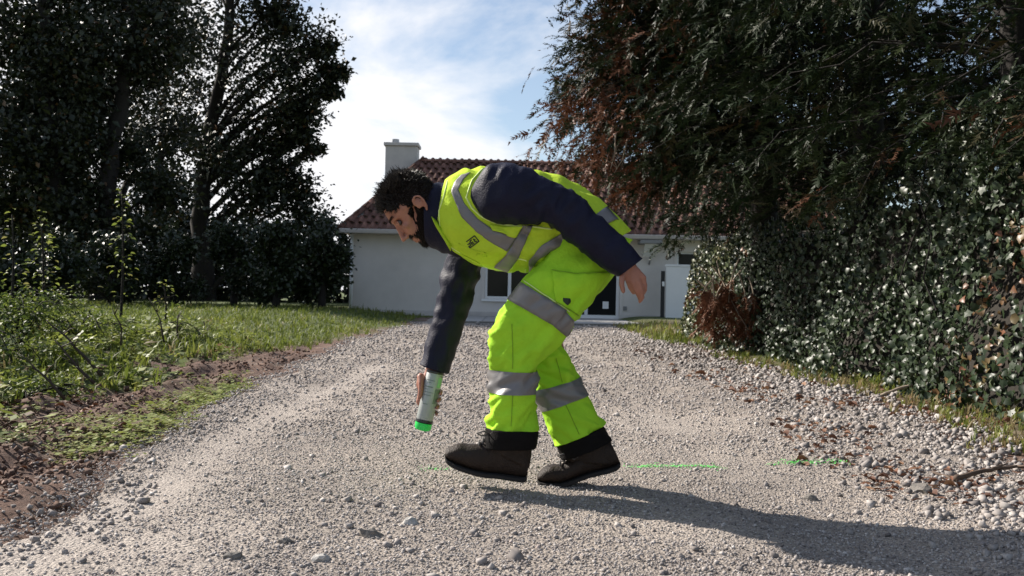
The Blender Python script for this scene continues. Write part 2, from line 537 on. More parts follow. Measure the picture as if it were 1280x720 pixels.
# coarse pale stones along the right-hand edge and a few strewn everywhere
scatter_stones('coarse_gravel', 15000, 2.4, 16, 1.5, (lambda y: edge_r(y)-1.25, lambda y: edge_r(y)+.3), lambda y: 0.0070 + 0.0006*y, ST_HI,
               lambda x, y: np.clip(sst(-1.2, -0.35, x-edge_r(y)) * (fbm(x*1.6, y*0.9, 3, 61)*1.9-0.25), 0, 1), 0.2, (0.02, .8))
scatter_stones('coarse_gravel', 1500, 2.3, 7, 1.3, (edge_l, edge_r), lambda y: 0.0070 + 0*y, ST_HI, lambda x, y: sst(0.3, .6, fbm(x*1.5, y*1.5, 3, 71)), 0.2, (0.0, 0.9))
scatter_stones('coarse_gravel', 3600, 2.6, 11, 1.5, (lambda y: edge_l(y)-.55, lambda y: edge_l(y)+.3), lambda y: 0.0054 + 0*y, ST_HI, lambda x, y: sst(-.55, .0, x-edge_l(y))*.8, 0.15, (0.0, .5))

scatter_stones('soil_clods', 5200, 2.8, 12, 1.4, (lambda y: edge_l(y)-1.7, lambda y: edge_l(y)+.05), lambda y: 0.009 + 0*y, ST_HI, lambda x, y: sst(.3,.5,fbm(x*2.2,y*1.5,3,81)), 0.1, (0, 1), M_clod)
# ---- the few stones big enough to point at
M_rock = mat('rock', (0.16, 0.145, 0.13), 0.85, 0.35, 30, 0.5, 90)
M_rock_l = mat('pale_rock', (0.42, 0.40, 0.37), 0.85, 0.25, 30, 0.5, 90)
def rock(px, py, r, m, label):
    p = ground_at(px, py)
    bm = bmesh.new(); bmesh.ops.create_icosphere(bm, subdivisions=2, radius=r)
    s = random.uniform(0, 50)
    for v in bm.verts:
        n = v.co.normalized()
        q = noise.noise(n*1.3 + Vector((s, 0, 0)))*0.5 + noise.noise(n*3 + Vector((0, s, 0)))*0.22
        v.co *= 1 + q
        v.co.z *= 0.72; v.co.x *= 1.25
    me = bpy.data.meshes.new('stone'); bm.to_mesh(me); bm.free(); me.materials.append(m)
    o = bpy.data.objects.new('stone', me); link(o)
    o.location = p + Vector((0, 0, r*0.42)); o.rotation_euler = (0.2, 0.1, random.uniform(0, 6))
    tag(o, label, 'stone', 'larger stones on the gravel')
rock(293, 700, .019, M_rock, 'small dark stone alone on the sandy patch at the bottom left')
rock(464, 674, .026, M_rock, 'large dark stone lying on the gravel in front of the man, below the can')
rock(357, 681, .018, M_rock, 'dark stone at the edge of the pale patch, left of the largest dark stone')
rock(400, 703, .020, M_rock_l, 'pale rounded stone on the gravel nearest to the bottom centre-left')
rock(513, 657, .021, M_rock_l, 'pale stone on the gravel below and left of the raised boot')
rock(1012, 627, .024, M_rock, 'dark stone on the gravel just beyond the shadow, right of the boots')
rock(1152, 617, .034, M_rock, 'dark lump of stone among the coarse gravel at the right')
# ================================================================== THE HOUSE
M_render = mat('wall_render', (0.66, 0.615, 0.575), 0.92, 0.12, 0.9, 0.25, 90)
M_white = mat('white_paint', (0.78, 0.78, 0.78), 0.45, 0.03, 3)
M_glass = mat('window_glass', (0.012, 0.014, 0.016), 0.08, spec=0.12)
M_dark = mat('dark_interior', (0.03, 0.03, 0.03), 0.9)
M_tile = mat('clay_tile', (0.15, 0.075, 0.056), 0.8, 0.5, 5, 0.3, 60, rand=0.45, spec=.25)
M_grey = mat('grey_metal', (0.22, 0.22, 0.22), 0.5, 0.1, 4)
M_conc = mat('chimney_render', (0.56, 0.52, 0.49), 0.9, 0.14, 2, 0.25, 70)
M_soff = mat('soffit_board', (0.42, 0.38, 0.34), 0.8, 0.1, 5)

YF = 26.7                    # facade plane
XL, XR = -4.42, 8.6
ZB = h1(0, YF) - 0.05
ZE = 2.36                    # underside of the eaves
house = empty('house', (0, YF, ZB), 'low white rendered house with a dark red tiled roof at the end of the drive', 'house')
def holes_wall(name, x0, x1, z0, z1, y, depth, holes, m):
    gx = sorted({x0, x1, *[h[0] for h in holes], *[h[1] for h in holes]})
    gz = sorted({z0, z1, *[h[2] for h in holes], *[h[3] for h in holes]})
    V, F, idx = [], [], {}
    def v(p):
        if p not in idx: idx[p] = len(V); V.append(p)
        return idx[p]
    hole = lambda cx, cz: any(h[0] < cx < h[1] and h[2] < cz < h[3] for h in holes)
    solid = {}
    for i in range(len(gx)-1):
        for j in range(len(gz)-1):
            solid[i, j] = not hole((gx[i]+gx[i+1])/2, (gz[j]+gz[j+1])/2)
    for (i, j), s in solid.items():
        if not s: continue
        a, b, c, d = gx[i], gx[i+1], gz[j], gz[j+1]
        F.append([v((a,y,c)), v((b,y,c)), v((b,y,d)), v((a,y,d))])
        F.append([v((a,y+depth,c)), v((a,y+depth,d)), v((b,y+depth,d)), v((b,y+depth,c))])
        for di, dj, e in ((-1,0,((a,c),(a,d))), (1,0,((b,d),(b,c))), (0,-1,((b,c),(a,c))), (0,1,((a,d),(b,d)))):
            if not solid.get((i+di, j+dj), False):
                (xa, za), (xb, zb) = e
                F.append([v((xa,y,za)), v((xb,y,zb)), v((xb,y+depth,zb)), v((xa,y+depth,za))])
    return mesh_np(name, np.array(V), F, m, house)
def fx(px, py=350): return P(px, py, YF).x
def fz(px, py): return P(px, py, YF).z
W1 = (fx(606), fx(668), fz(636, 374), fz(636, 316))       # window with two casements
D1 = (fx(692), fx(775), tz - 0.0, fz(740, 306))           # glazed double door
W2 = (fx(846), fx(872), fz(850, 334), fz(850, 315))       # small window at the right
holes = [W1, D1, W2]
holes_wall('wall', XL, XR, ZB, ZE, YF, 0.28, holes, M_render)
b = MB(); b.box(XL, XL+0.28, YF+0.282, YF+6.9, ZB, ZE); b.box(XR-0.28, XR, YF+0.282, YF+6.9, ZB, ZE); b.box(XL+.282, XR-.282, YF+6.6, YF+6.9, ZB, ZE)
b.obj('side_wall', M_render, house)
b = MB(); b.box(XL+.29, XR-.29, YF+.29, YF+6.55, ZE-0.16, ZE-0.02); b.obj('ceiling_slab', M_dark, house)
b = MB(); b.box(XL-0.02, D1[0]-.02, YF-0.022, YF-0.002, ZB, ZB+0.20); b.box(D1[1]+.02, XR, YF-0.022, YF-0.002, ZB, ZB+0.2)
b.obj('plinth', M_conc, house)

def casement(name, h, n, sill=True, fw=0.07):
    x0, x1, z0, z1 = h; y = YF + 0.07
    f = MB()
    f.box(x0, x0+fw, y, y+.06, z0, z1); f.box(x1-fw, x1, y, y+.06, z0, z1)
    f.box(x0+fw, x1-fw, y, y+.06, z1-fw, z1); f.box(x0+fw, x1-fw, y, y+.06, z0, z0+fw)
    for k in range(1, n):
        c = x0 + (x1-x0)*k/n
        f.box(c-.045, c+.045, y-.008, y+.06, z0+fw, z1-fw)
    w = f.obj(name, M_white, house, bevel=0.006)
    for k in range(n):
        a = x0 + (x1-x0)*k/n + .03; c = x0 + (x1-x0)*(k+1)/n - .03
        g = MB(); g.box(a, c, y+.025, y+.035, z0+.03, z1-.03); sub(g.obj('pane', M_glass), w, house)
    if sill:
        s = MB(); s.box(x0-.08, x1+.08, YF-.07, YF+.068, z0-.07, z0-.004)
        sub(s.obj('sill', M_white, None, bevel=.006), w, house)
    # surround proud of the render
    s = MB(); e = .09
    s.box(x0-e, x0-.002, YF-.018, YF-.002, z0, z1+e); s.box(x1+.002, x1+e, YF-.018, YF-.002, z0, z1+e); s.box(x0, x1, YF-.0165, YF-.002, z1+.002, z1+e-.002)
    sub(s.obj('surround', M_render), w, house)
    return w
casement('window', W1, 2)
casement('window', W2, 1, fw=.05)
dw = casement('glazed_door', D1, 2, sill=False, fw=.09)
s = MB(); xx = fx(758); s.box(xx-.08, xx+.08, YF+.082, YF+.092, fz(758, 386), fz(758, 377)); sub(s.obj('notice', M_white), dw, house)
s = MB(); hx = (D1[0]+D1[1])/2; s.box(hx-.012, hx+.012, YF+.02, YF+.06, 1.05, 1.2); sub(s.obj('handle', M_grey), dw, house)
# small meter box and wall lamp on the facade, right of the glazed door
s = MB(); xx = fx(782); s.box(xx-.045, xx+.045, YF-.03, YF-.002, fz(782, 388), fz(782, 383)); s.obj('switch_box', M_grey, house)
# little porch canopy
c0, c1 = fx(796), fx(823); zc = fz(810, 306)
s = MB(); s.box(c0, c1, YF-.62, YF-.002, zc, zc+.10); can = s.obj('canopy', M_grey, house, bevel=.01)
xa, xb = fx(802), fx(817); zt = zc - .003; zb = fz(808, 321)
s = MB(); s.add([(xa,YF-.55,zt),(xb+.06,YF-.55,zt),(xb+.06,YF-.5,zt),(xa,YF-.5,zt),(xa,YF-.2,zb),(xb-.09,YF-.2,zb),(xb-.09,YF-.16,zb),(xa,YF-.16,zb)],
      [(0,1,2,3),(7,6,5,4),(0,4,5,1),(1,5,6,2),(2,6,7,3),(3,7,4,0)]); sub(s.obj('reflector_panel', M_white), can, house)
s = MB(); s.tube([(xb-.13, YF-.01, zb-.2), (xb-.13, YF-.1, zb-.12), (xb-.13, YF-.17, zb+.0)], .025, 8); sub(s.obj('bracket', M_grey), can, house)

# roof: front slope, steep hip at the left, ridge
OV = 0.42
YE = YF - OV; RUN = 3.6
ZR = P(620, 205, YE + RUN).z
XE = P(425, 281, YE).x; XRG = P(526, 203, YE+RUN).x
rise = ZR - ZE; SL = math.hypot(RUN, rise)
b = MB()
X2 = XR + .5
b.add([(XE,YE,ZE),(X2,YE,ZE),(X2,YE+RUN,ZR),(XRG,YE+RUN,ZR),(XE,YE+2*RUN,ZE),(X2,YE+2*RUN,ZE),
       (XE,YE,ZE-.06),(X2,YE,ZE-.06),(XE,YE+2*RUN,ZE-.06),(X2,YE+2*RUN,ZE-.06)],
      [(0,1,2,3),(0,3,4),(3,2,5,4),(1,5,2),(0,6,7,1),(4,8,6,0),(5,9,8,4),(1,7,9,5),(6,8,9,7)])
roof = b.obj('roof', M_soff, house)
TW, TL = 0.222, 0.345
def tile_mesh(segs=6):
    V, F = [], []
    prof = []
    for k in range(segs+1):
        t = k/segs
        h = 0.062*max(0, math.sin(math.pi*min(t/0.62, 1)))**0.8 if t < .62 else -0.012*math.sin(math.pi*(t-.62)/.38)
        prof.append((t*TW*1.04 - TW/2, h))
    for yy, lift in ((-0.03, .034), (TL, .012)):
        for x, h in prof: V.append((x, yy, h*(.96 if yy > 0 else 1.0) + lift))
    for x, h in prof: V.append((x, -0.03, h + .012))
    n = segs + 1
    for k in range(segs):
        F.append((k, k+1, n+k+1, n+k)); F.append((2*n+k, 2*n+k+1, k+1, k))
    return np.array(V), F
tv, tf = tile_mesh()
Rm = Matrix(((1,0,0),(0,RUN/SL,-rise/SL),(0,rise/SL,RUN/SL)))
tile0 = mesh_np('roof_tile', tv, tf, M_tile, smooth=False)
rows = int(SL/TL)
spots = []
for r in range(rows+1):
    v = r*TL
    xl = XE + (XRG - XE)*min(v+.1, SL)/SL + .05
    off = (r*0.40 % 1)*TW
    x = XE - TW + off
    while x < X2:
        if x > xl + TW*.3: spots.append((x, v))
        x += TW
def tp(x, v): return Vector((x, YE + v*RUN/SL, ZE + v*rise/SL)) + Vector((0, -rise/SL, RUN/SL))*0.006
inv = CAM_M.inverted()
def pxof(p):
    q = inv @ p; return 640 + FPX*q.x/-q.z, 360 - FPX*q.y/-q.z
def seen(s):
    x, y = pxof(tp(*s))
    return (x < 560 or 690 < x < 880)
vis = [s for s in spots if seen(s)]
vis.sort(key=lambda s: (0 if (pxof(tp(*s))[0] > 745 or pxof(tp(*s))[0] < 560) else 1, s[1]))
parts = vis[:300]; rest = [s for s in spots if s not in set(parts)]
first = True
for s in parts:
    t = tile0 if first else tile0.copy()
    if not first: COL.objects.link(t)
    first = False
    t.parent = roof
    t.matrix_basis = Matrix.Translation(tp(*s) + Vector((random.uniform(-.004,.004), 0, random.uniform(-.004,.006)))) @ Rm.to_4x4() @ Matrix.Rotation(random.uniform(-.02,.02), 4, 'Z')
mb = MB()
for s in rest:
    M = Matrix.Translation(tp(*s)) @ Rm.to_4x4()
    mb.add([M @ Vector(v) for v in tv], tf)
# hip slope on the left
hr = (XRG-XE); hl = math.hypot(hr, rise)
for r in range(int(hl/TL)+1):
    v = r*TL; y = YE + RUN*v/hl + .1
    while y < YE + 2*RUN - RUN*v/hl:
        ax = Vector((0,-1,0)); up = Vector((hr/hl, 0, rise/hl)); nn = ax.cross(up)
        M = Matrix((( ax.x, up.x, nn.x, XE + hr*v/hl),( ax.y, up.y, nn.y, y),( ax.z, up.z, nn.z, ZE + rise*v/hl + .006),(0,0,0,1)))
        mb.add([M @ Vector(q) for q in tv], tf); y += TW
rt = mb.obj('roof_tiles', M_tile); rt.parent = roof; tag(rt, kind='stuff')
# ridge and hip capping tiles
cap0 = None
def caps(a, b, n):
    global cap0
    for k in range(n):
        p = a.lerp(b, k/n); q = a.lerp(b, (k+1.06)/n)
        if cap0 is None:
            L = (q-p).length
            V, F = [], []
            for zz, rr in ((0, .115), (L, .10)):
                for m_ in range(8):
                    an = math.pi*(m_/7); V.append((zz, math.cos(an)*rr, math.sin(an)*rr*.8))
            for m_ in range(7): F.append((m_, m_+1, m_+9, m_+8))
            F.append(tuple(range(8)))
            cap0 = mesh_np('ridge_tile', np.array(V), F, M_tile); o = cap0
        else:
            o = cap0.copy(); COL.objects.link(o)
        o.parent = roof
        d = (q-p).normalized(); y = Vector((0,0,1)).cross(d).normalized(); z = d.cross(y)
        o.matrix_basis = Matrix(((d.x,y.x,z.x,p.x),(d.y,y.y,z.y,p.y),(d.z,y.z,z.z,p.z+.01),(0,0,0,1)))
caps(Vector((XRG, YE+RUN, ZR+.02)), Vector((X2, YE+RUN, ZR+.02)), 27)
caps(Vector((XE, YE, ZE+.02)), Vector((XRG, YE+RUN, ZR+.02)), 11)
s = MB(); s.box(XE-.02, X2, YE-.13, YE-.012, ZE-.10, ZE+.03); s.obj('gutter', M_soff, house, bevel=.03)
s = MB(); s.box(XE+.1, X2, YE+.02, YF-.004, ZE-.075, ZE-.062); s.obj('soffit', M_white, house)
s = MB(); s.tube([(XL+.06, YF-.06, ZE-.1), (XL+.06, YF-.06, ZB)], .045, 10); s.obj('sunlit_wall_edge', M_white, house, True)  # white pipe stands in for the sunlit edge of the left side wall
# chimney
cy = YE + RUN + .15
xa, xb = P(481.5, 200, cy).x, P(521, 200, cy).x
zt = P(500, 179, cy).z
s = MB(); s.box(xa, xb, cy, cy+.75, ZE+.4, zt-.08); ch = s.obj('chimney', M_conc, house, bevel=.01)
s = MB(); s.box(xa-.05, xb+.05, cy-.06, cy+.81, zt-.077, zt+.02); sub(s.obj('chimney_cap', M_conc, None, bevel=.01), ch, house)
s = MB(); xm = P(493, 176, cy).x; s.tube([(xm, cy+.35, zt+.02), (xm, cy+.35, zt+.17)], [.115, .10], 14); sub(s.obj('chimney_pot', M_conc), ch, house)

# white gate panel standing in front of the right end of the facade
gy = 25.9
g0, g1 = P(832, 366, gy).x, P(858, 366, gy).x + .25
gt, gb = P(845, 332, gy).z, P(845, 402, gy).z + .02
gate = empty('panel_gate', ((g0+g1)/2, gy, gb - .02), 'tall plain white panel gate standing open at the right of the facade', 'gate')
s = MB(); s.box(g0, g1, gy, gy+.05, gb+.04, gt-.03); s.obj('panel', M_white, gate, bevel=.008)
s = MB(); s.box(g0-.02, g1+.02, gy-.012, gy+.062, gt-.028, gt+.03); s.obj('top_rail', M_white, gate, bevel=.006)
s = MB(); s.box(g0-.12, g0-.03, gy-.02, gy+.07, tz-.05, gt-.15); s.obj('dark_gap', M_dark, gate)  # dark strip standing in for the unlit gap beside the panel
s = MB(); s.box(g0-.10, g0-.04, gy-.045, gy-.021, 1.02, 1.14); s.obj('latch', M_white, gate)
# white strip standing in for the sunlit paving border at the left corner
k0, k1 = P(372, 388, 26.3), P(436, 389, 26.3)
s = MB(); s.box(k0.x, k1.x, 26.25, 26.33, k0.z-.03, k0.z+.035)
s.box(k0.x+.05, k0.x+.11, 26.252, 26.328, h1(k0.x,26.3)-.1, k0.z-.031); s.box(k1.x-.14, k1.x-.08, 26.252, 26.328, h1(k1.x,26.3)-.1, k0.z-.031)
tag(s.obj('sunlit_border', M_white, bevel=.006), 'low white strip standing in for the sunlit paving border at the left corner of the house', 'paving border')
# ================================================================== TREES AND PLANTS
M_bark = mat('bark', (0.015, 0.012, 0.010), 0.95, 0.35, 12, 0.8, 40)
M_twig = mat('dry_twig', (0.30, 0.24, 0.18), 0.8, 0.25, 30)
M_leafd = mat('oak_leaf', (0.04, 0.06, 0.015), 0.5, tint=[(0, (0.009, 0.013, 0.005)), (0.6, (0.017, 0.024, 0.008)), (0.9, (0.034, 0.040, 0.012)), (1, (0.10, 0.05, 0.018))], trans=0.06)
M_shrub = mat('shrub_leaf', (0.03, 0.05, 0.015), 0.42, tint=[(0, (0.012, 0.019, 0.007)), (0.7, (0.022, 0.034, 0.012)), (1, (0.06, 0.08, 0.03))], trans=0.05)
M_weed = mat('weed_leaf', (0.06, 0.1, 0.02), 0.55, tint=[(0, (0.05, 0.08, 0.018)), (0.5, (0.20, 0.25, 0.045)), (0.85, (0.33, 0.37, 0.09)), (1, (0.20, 0.13, 0.08))], trans=0.4)
M_grass = mat('grass_blade', (0.06, 0.1, 0.02), 0.6, tint=[(0, (0.06, 0.09, 0.016)), (0.6, (0.16, 0.20, 0.035)), (0.9, (0.25, 0.27, 0.06)), (1, (0.30, 0.24, 0.12))], trans=0.42)
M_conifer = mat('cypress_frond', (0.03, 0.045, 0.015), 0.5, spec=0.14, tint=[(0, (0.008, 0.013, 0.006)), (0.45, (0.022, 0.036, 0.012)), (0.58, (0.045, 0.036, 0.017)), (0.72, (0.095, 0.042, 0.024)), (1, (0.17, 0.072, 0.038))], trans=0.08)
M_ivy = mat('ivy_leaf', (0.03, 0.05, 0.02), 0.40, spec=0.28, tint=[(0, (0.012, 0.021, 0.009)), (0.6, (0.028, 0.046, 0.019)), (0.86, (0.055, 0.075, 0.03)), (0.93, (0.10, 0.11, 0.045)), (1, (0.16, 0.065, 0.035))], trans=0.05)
M_dead = mat('dead_leaf', (0.2, 0.1, 0.06), 0.7, tint=[(0, (0.10, 0.045, 0.028)), (0.6, (0.20, 0.09, 0.05)), (1, (0.32, 0.18, 0.1))], trans=0.1)

def leaf_proto(L=1.0, W=0.55, fold=0.18, droop=0.15):
    V = np.array([(0,0,0), (.35*L, W/2, fold*W), (.72*L, W*.36, fold*W-.04), (L,0,-droop*L), (.72*L,-W*.36,fold*W-.04), (.35*L,-W/2,fold*W), (.45*L,0,-.01)], float)
    F = np.array([(0,6,1),(1,6,2),(2,6,3),(3,6,4),(4,6,5),(5,6,0)])
    return V, F
def leaf_diamond(L=1.0, W=0.6):
    V = np.array([(0,0,0), (.45*L, W/2, .12), (L,0,-.08), (.5*L,-W/2,.10)], float)
    return V, np.array([(0,2,1),(0,3,2)])
def ivy_proto(s=1.0):
    pts = [(0,.0),(.02,.26),(-.1,.50),(.27,.40),(.45,.56),(.62,.28),(1.0,0.0),(.62,-.28),(.45,-.56),(.27,-.40),(-.1,-.50),(.02,-.26)]
    V = [(.35,0,.0)] + [(x, y, -0.16*abs(y)-0.12*max(0,x-.4)) for x, y in pts]
    F = [(0, 1+(k+1)%12, 1+k)[::-1] for k in range(12)]
    return np.array(V, float)*s, np.array(F)

def norm(a): return a / (np.linalg.norm(a, axis=-1, keepdims=True) + 1e-9)

def bez(a, b, c, n):
    return [a*(1-t)**2 + b*2*t*(1-t) + c*t*t for t in [i/(n-1) for i in range(n)]]

def leafy_tree(name, label, cat, group, trunk, trad, clumps, per, lsize, M=None, twigs=7, protos=None, tintc=.45, limbs=()):
    """trunk: polyline; clumps: (centre, radius); a limb runs from the trunk to every clump and twigs fan out inside it"""
    base = trunk[0]
    root = empty(name, base, label, cat, group)
    tb = MB(); bb = MB()
    # trunk with root flare
    n = len(trunk); rr = [trad*(1.35 if i == 0 else 1.0)*(1 - 0.62*i/(n-1)) for i in range(n)]
    fine = []; fr = []
    for i in range(n-1):
        for k in range(4):
            t = k/4; p = trunk[i].lerp(trunk[i+1], t)
            fine.append(p + Vector((noise.noise(p*.9), noise.noise(p*.9+Vector((9,0,0))), 0))*trad*.5); fr.append(rr[i]*(1-t)+rr[i+1]*t)
    fine.append(trunk[-1]); fr.append(rr[-1])
    tb.tube(fine, fr, 10)
    LP, LD = [], []
    for c, rad in clumps:
        # start on the trunk below the clump
        cand = [(i, p) for i, p in enumerate(fine) if p.z < c.z - 0.6*(c - p).length] or [(len(fine)//4, fine[len(fine)//4])]
        i0, s = min(cand, key=lambda q: (q[1]-c).length)
        Lh = (c - s).length
        mid = s.lerp(c, .5) + Vector((random.uniform(-.12,.12)*Lh, random.uniform(-.12,.12)*Lh, .16*Lh))
        limb = bez(s, mid, c, 7)
        r0 = min(fr[i0]*.5, .02 + .018*Lh)
        bb.tube(limb, [r0*(1-.8*k/6) + .004 for k in range(7)], 6)
        ntw = twigs
        for k in range(ntw):
            st = limb[random.randint(3, 6)]
            dv = Vector((random.gauss(0,1), random.gauss(0,1), random.gauss(.1,.8))).normalized()
            e = c + Vector((dv.x, dv.y, dv.z*.85))*rad*random.uniform(.55, 1.3)
            m2 = st.lerp(e, .5) + Vector((random.uniform(-.1,.1), random.uniform(-.1,.1), random.uniform(0,.15)))*rad
            tw = bez(st, m2, e, 5)
            bb.tube(tw, [r0*.28*(1-.75*q/4)+.003 for q in range(5)], 4, False)
            m = max(3, int(per/ntw))
            tt = rng.uniform(.25, 1.05, m)
            pts = np.array([tw[min(4, int(t*4))].lerp(tw[min(4, int(t*4)+1)], (t*4) % 1)[:] for t in np.clip(tt, 0, .999)])
            LP.append(pts + rng.normal(0, .33*rad, (m, 3)) * np.array([1, 1, 1.1]))
            LD.append(np.tile(np.array((e-st).normalized()[:]), (m, 1)) + rng.normal(0, .9, (m, 3)))
    local(tb.obj('trunk', M_bark, None, True), root)
    tag(local(bb.obj('branches', M_bark, None, True), root), kind='stuff')
    pos = np.concatenate(LP); dirs = norm(np.concatenate(LD) + np.array([0, 0, -.25]))
    nn = norm(rng.normal(0, .6, (len(pos), 3)) + np.array([0, 0, .9]))
    T = np.clip(rng.normal(tintc, .2, len(pos)), 0, 1); T[rng.uniform(0,1,len(pos)) < .02] = 1
    V, F, T = merge_many(protos or [leaf_diamond(), leaf_diamond(1, .75)], pos, frame_rot(dirs, nn), lsize*np.exp(rng.normal(0, .25, len(pos))), T)
    local(mesh_np('crown', V, F, M or M_leafd, attrs={'tint': T}), root)
    return root

def C(px, py, r, d, dj=0.0):
    return (P(px, py, d + dj), r / FPX * d)

# ---- the wood on the left, 22 m and more away
def trunk_px(pts, d):
    out = [P(x, y, d) for x, y in pts]
    out[0].z = h1(out[0].x, d) - .1
    return out
G = 'tall trees of the wood on the left'
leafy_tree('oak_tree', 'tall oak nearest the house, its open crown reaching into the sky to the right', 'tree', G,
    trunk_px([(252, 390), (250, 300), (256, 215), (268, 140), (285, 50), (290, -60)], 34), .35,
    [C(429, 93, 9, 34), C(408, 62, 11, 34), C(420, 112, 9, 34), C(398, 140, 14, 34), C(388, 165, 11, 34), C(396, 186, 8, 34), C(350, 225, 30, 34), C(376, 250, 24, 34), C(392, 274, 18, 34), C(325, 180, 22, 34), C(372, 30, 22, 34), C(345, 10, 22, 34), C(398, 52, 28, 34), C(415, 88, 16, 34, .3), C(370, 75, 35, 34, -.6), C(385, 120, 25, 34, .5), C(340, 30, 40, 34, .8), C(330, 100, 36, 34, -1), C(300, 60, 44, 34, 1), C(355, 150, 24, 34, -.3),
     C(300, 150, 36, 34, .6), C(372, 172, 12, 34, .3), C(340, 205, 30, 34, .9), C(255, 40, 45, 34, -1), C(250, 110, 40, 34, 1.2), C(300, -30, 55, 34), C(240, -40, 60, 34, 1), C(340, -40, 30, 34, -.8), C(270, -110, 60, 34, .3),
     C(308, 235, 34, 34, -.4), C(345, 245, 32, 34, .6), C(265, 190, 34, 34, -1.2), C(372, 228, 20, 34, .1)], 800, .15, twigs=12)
leafy_tree('oak_tree', 'dark oak with a leaning trunk, second from the house at the left', 'tree', G,
    trunk_px([(130, 388), (132, 260), (145, 150), (165, 60), (180, -60)], 30), .34,
    [C(205, 30, 48, 30), C(165, 10, 55, 30, 1), C(120, 40, 50, 30, -1), C(190, 90, 38, 30, .7), C(120, 110, 44, 30, 1), C(210, 160, 30, 36, -.5), C(150, 200, 40, 30, 1), C(90, 170, 44, 30, -1), C(200, 235, 34, 30, .5), C(110, 250, 40, 30), C(160, -60, 60, 30), C(90, -40, 60, 30, .8)], 1800, .15, twigs=10)
leafy_tree('oak_tree', 'dense dark tree third from the house, filling the left of the sky', 'tree', G,
    trunk_px([(72, 390), (70, 260), (62, 150), (55, 40), (50, -60)], 29.5), .33,
    [C(60, 20, 55, 29.5), C(20, 60, 50, 29.5, 1), C(90, 80, 44, 29.5, -.6), C(40, 130, 55, 29.5, .5), C(90, 150, 40, 29.5, 1), C(20, 190, 50, 29.5, -1), C(75, 215, 46, 29.5, .4), C(30, 260, 46, 29.5, 1), C(100, 285, 40, 29.5, -.5), C(40, -60, 60, 29.5), C(100, -30, 50, 29.5, 1)], 2200, .16, twigs=10)
leafy_tree('oak_tree', 'dark tree at the left edge of the picture, its trunk hidden by undergrowth', 'tree', G,
    trunk_px([(-40, 392), (-38, 260), (-30, 130), (-35, -40)], 30), .33,
    [C(-20, 30, 60, 30), C(10, 120, 50, 30, 1), C(-60, 110, 60, 30), C(-10, 210, 55, 30, -.6), C(-80, 220, 60, 30), C(-40, -50, 65, 30), C(-110, 40, 60, 30, .5), C(20, 270, 40, 30, .6)], 800, .15, twigs=12)
leafy_tree('oak_tree', 'thin tree standing farther back between the two dark oaks', 'tree', G,
    trunk_px([(196, 386), (198, 260), (205, 140), (215, 20)], 41), .2,
    [C(215, 60, 40, 41), C(170, 120, 44, 41), C(240, 170, 38, 41), C(190, 220, 42, 41, .8), C(235, 280, 36, 41), C(150, 270, 36, 41), C(200, -10, 44, 41), C(280, 200, 34, 41, .5), C(130, 50, 40, 41)], 1400, .2, twigs=9)
leafy_tree('oak_tree', 'far tree behind the oaks at the left, only its upper leaves showing', 'tree', G,
    trunk_px([(40, 386), (40, 260), (30, 100)], 42), .22,
    [C(60, 120, 55, 42), C(0, 160, 55, 42), C(90, 220, 50, 42), C(20, 250, 50, 42), C(110, 130, 45, 42), C(-40, 90, 60, 42), C(50, 40, 55, 42)], 1700, .2, twigs=9)
G = 'dark shrubs under the trees'
def shrub(px, d, top, w, n, label, name='shrub', cat='shrub', M=None, ls=.10, bottom=388, group=G, k=9):
    b = P(px, bottom, d); b.z = h1(b.x, d) - .05
    cl = []
    hgt = bottom - top
    for q in range(k):
        a = random.uniform(-1, 1); t = random.uniform(.15, .82)
        ww = w*(1 - .55*max(0, t-.35))
        cl.append(C(px + a*ww*.75, bottom - hgt*t, min(w, hgt)*random.uniform(.26, .38), d, random.uniform(-.5,.5)*w/FPX*d))
    cl.append(C(px, top + hgt*.2, hgt*.2, d))
    return leafy_tree(name, label, cat, group, [b, b + Vector((.05, 0, hgt/FPX*d*.4)), b + Vector((0, .05, hgt/FPX*d*.75))], .05 + hgt/FPX*d*.012, cl, n//len(cl), ls, M or M_shrub, twigs=6)
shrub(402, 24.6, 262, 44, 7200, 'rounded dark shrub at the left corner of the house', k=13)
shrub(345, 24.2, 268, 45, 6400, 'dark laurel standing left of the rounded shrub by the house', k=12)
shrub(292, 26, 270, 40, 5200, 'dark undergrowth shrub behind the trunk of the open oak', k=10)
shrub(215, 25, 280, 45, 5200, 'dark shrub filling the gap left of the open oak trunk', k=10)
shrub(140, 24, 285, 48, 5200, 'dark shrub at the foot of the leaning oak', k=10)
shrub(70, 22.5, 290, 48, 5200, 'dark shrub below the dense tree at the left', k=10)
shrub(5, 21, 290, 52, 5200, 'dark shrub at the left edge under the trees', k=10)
# far hedge closing the wood
hp = empty('hedge', (-14, 36, 0), 'dark overgrown hedge closing the back of the wood', 'hedge')
n = 15000
x = rng.uniform(-24, -4.2, n); z = rng.uniform(0, 3.7, n)*(0.8+.4*fbm(x*.5, x*0, 2, 3)); y = 36 + rng.normal(0, .5, n) + .6*fbm(x, z, 2, 6)
pos = np.stack([x, y, z], 1)
V, F, T = merge_many([leaf_diamond(1, .8)], pos, frame_rot(norm(rng.normal(0,1,(n,3))), norm(rng.normal(0,1,(n,3)))), rng.uniform(.16,.3,n), np.clip(rng.normal(.35,.2,n),0,1))
local(mesh_np('foliage', V, F, M_shrub, attrs={'tint': T}), hp)
b = MB()
for k in range(20): b.tube([(-24+k, 36, -.1), (-24+k+random.uniform(-.2,.2), 36.1, 1.2), (-24+k, 36, 2.6)], [.09, .06, .03], 6)
local(b.obj('stems_core', M_bark), hp)

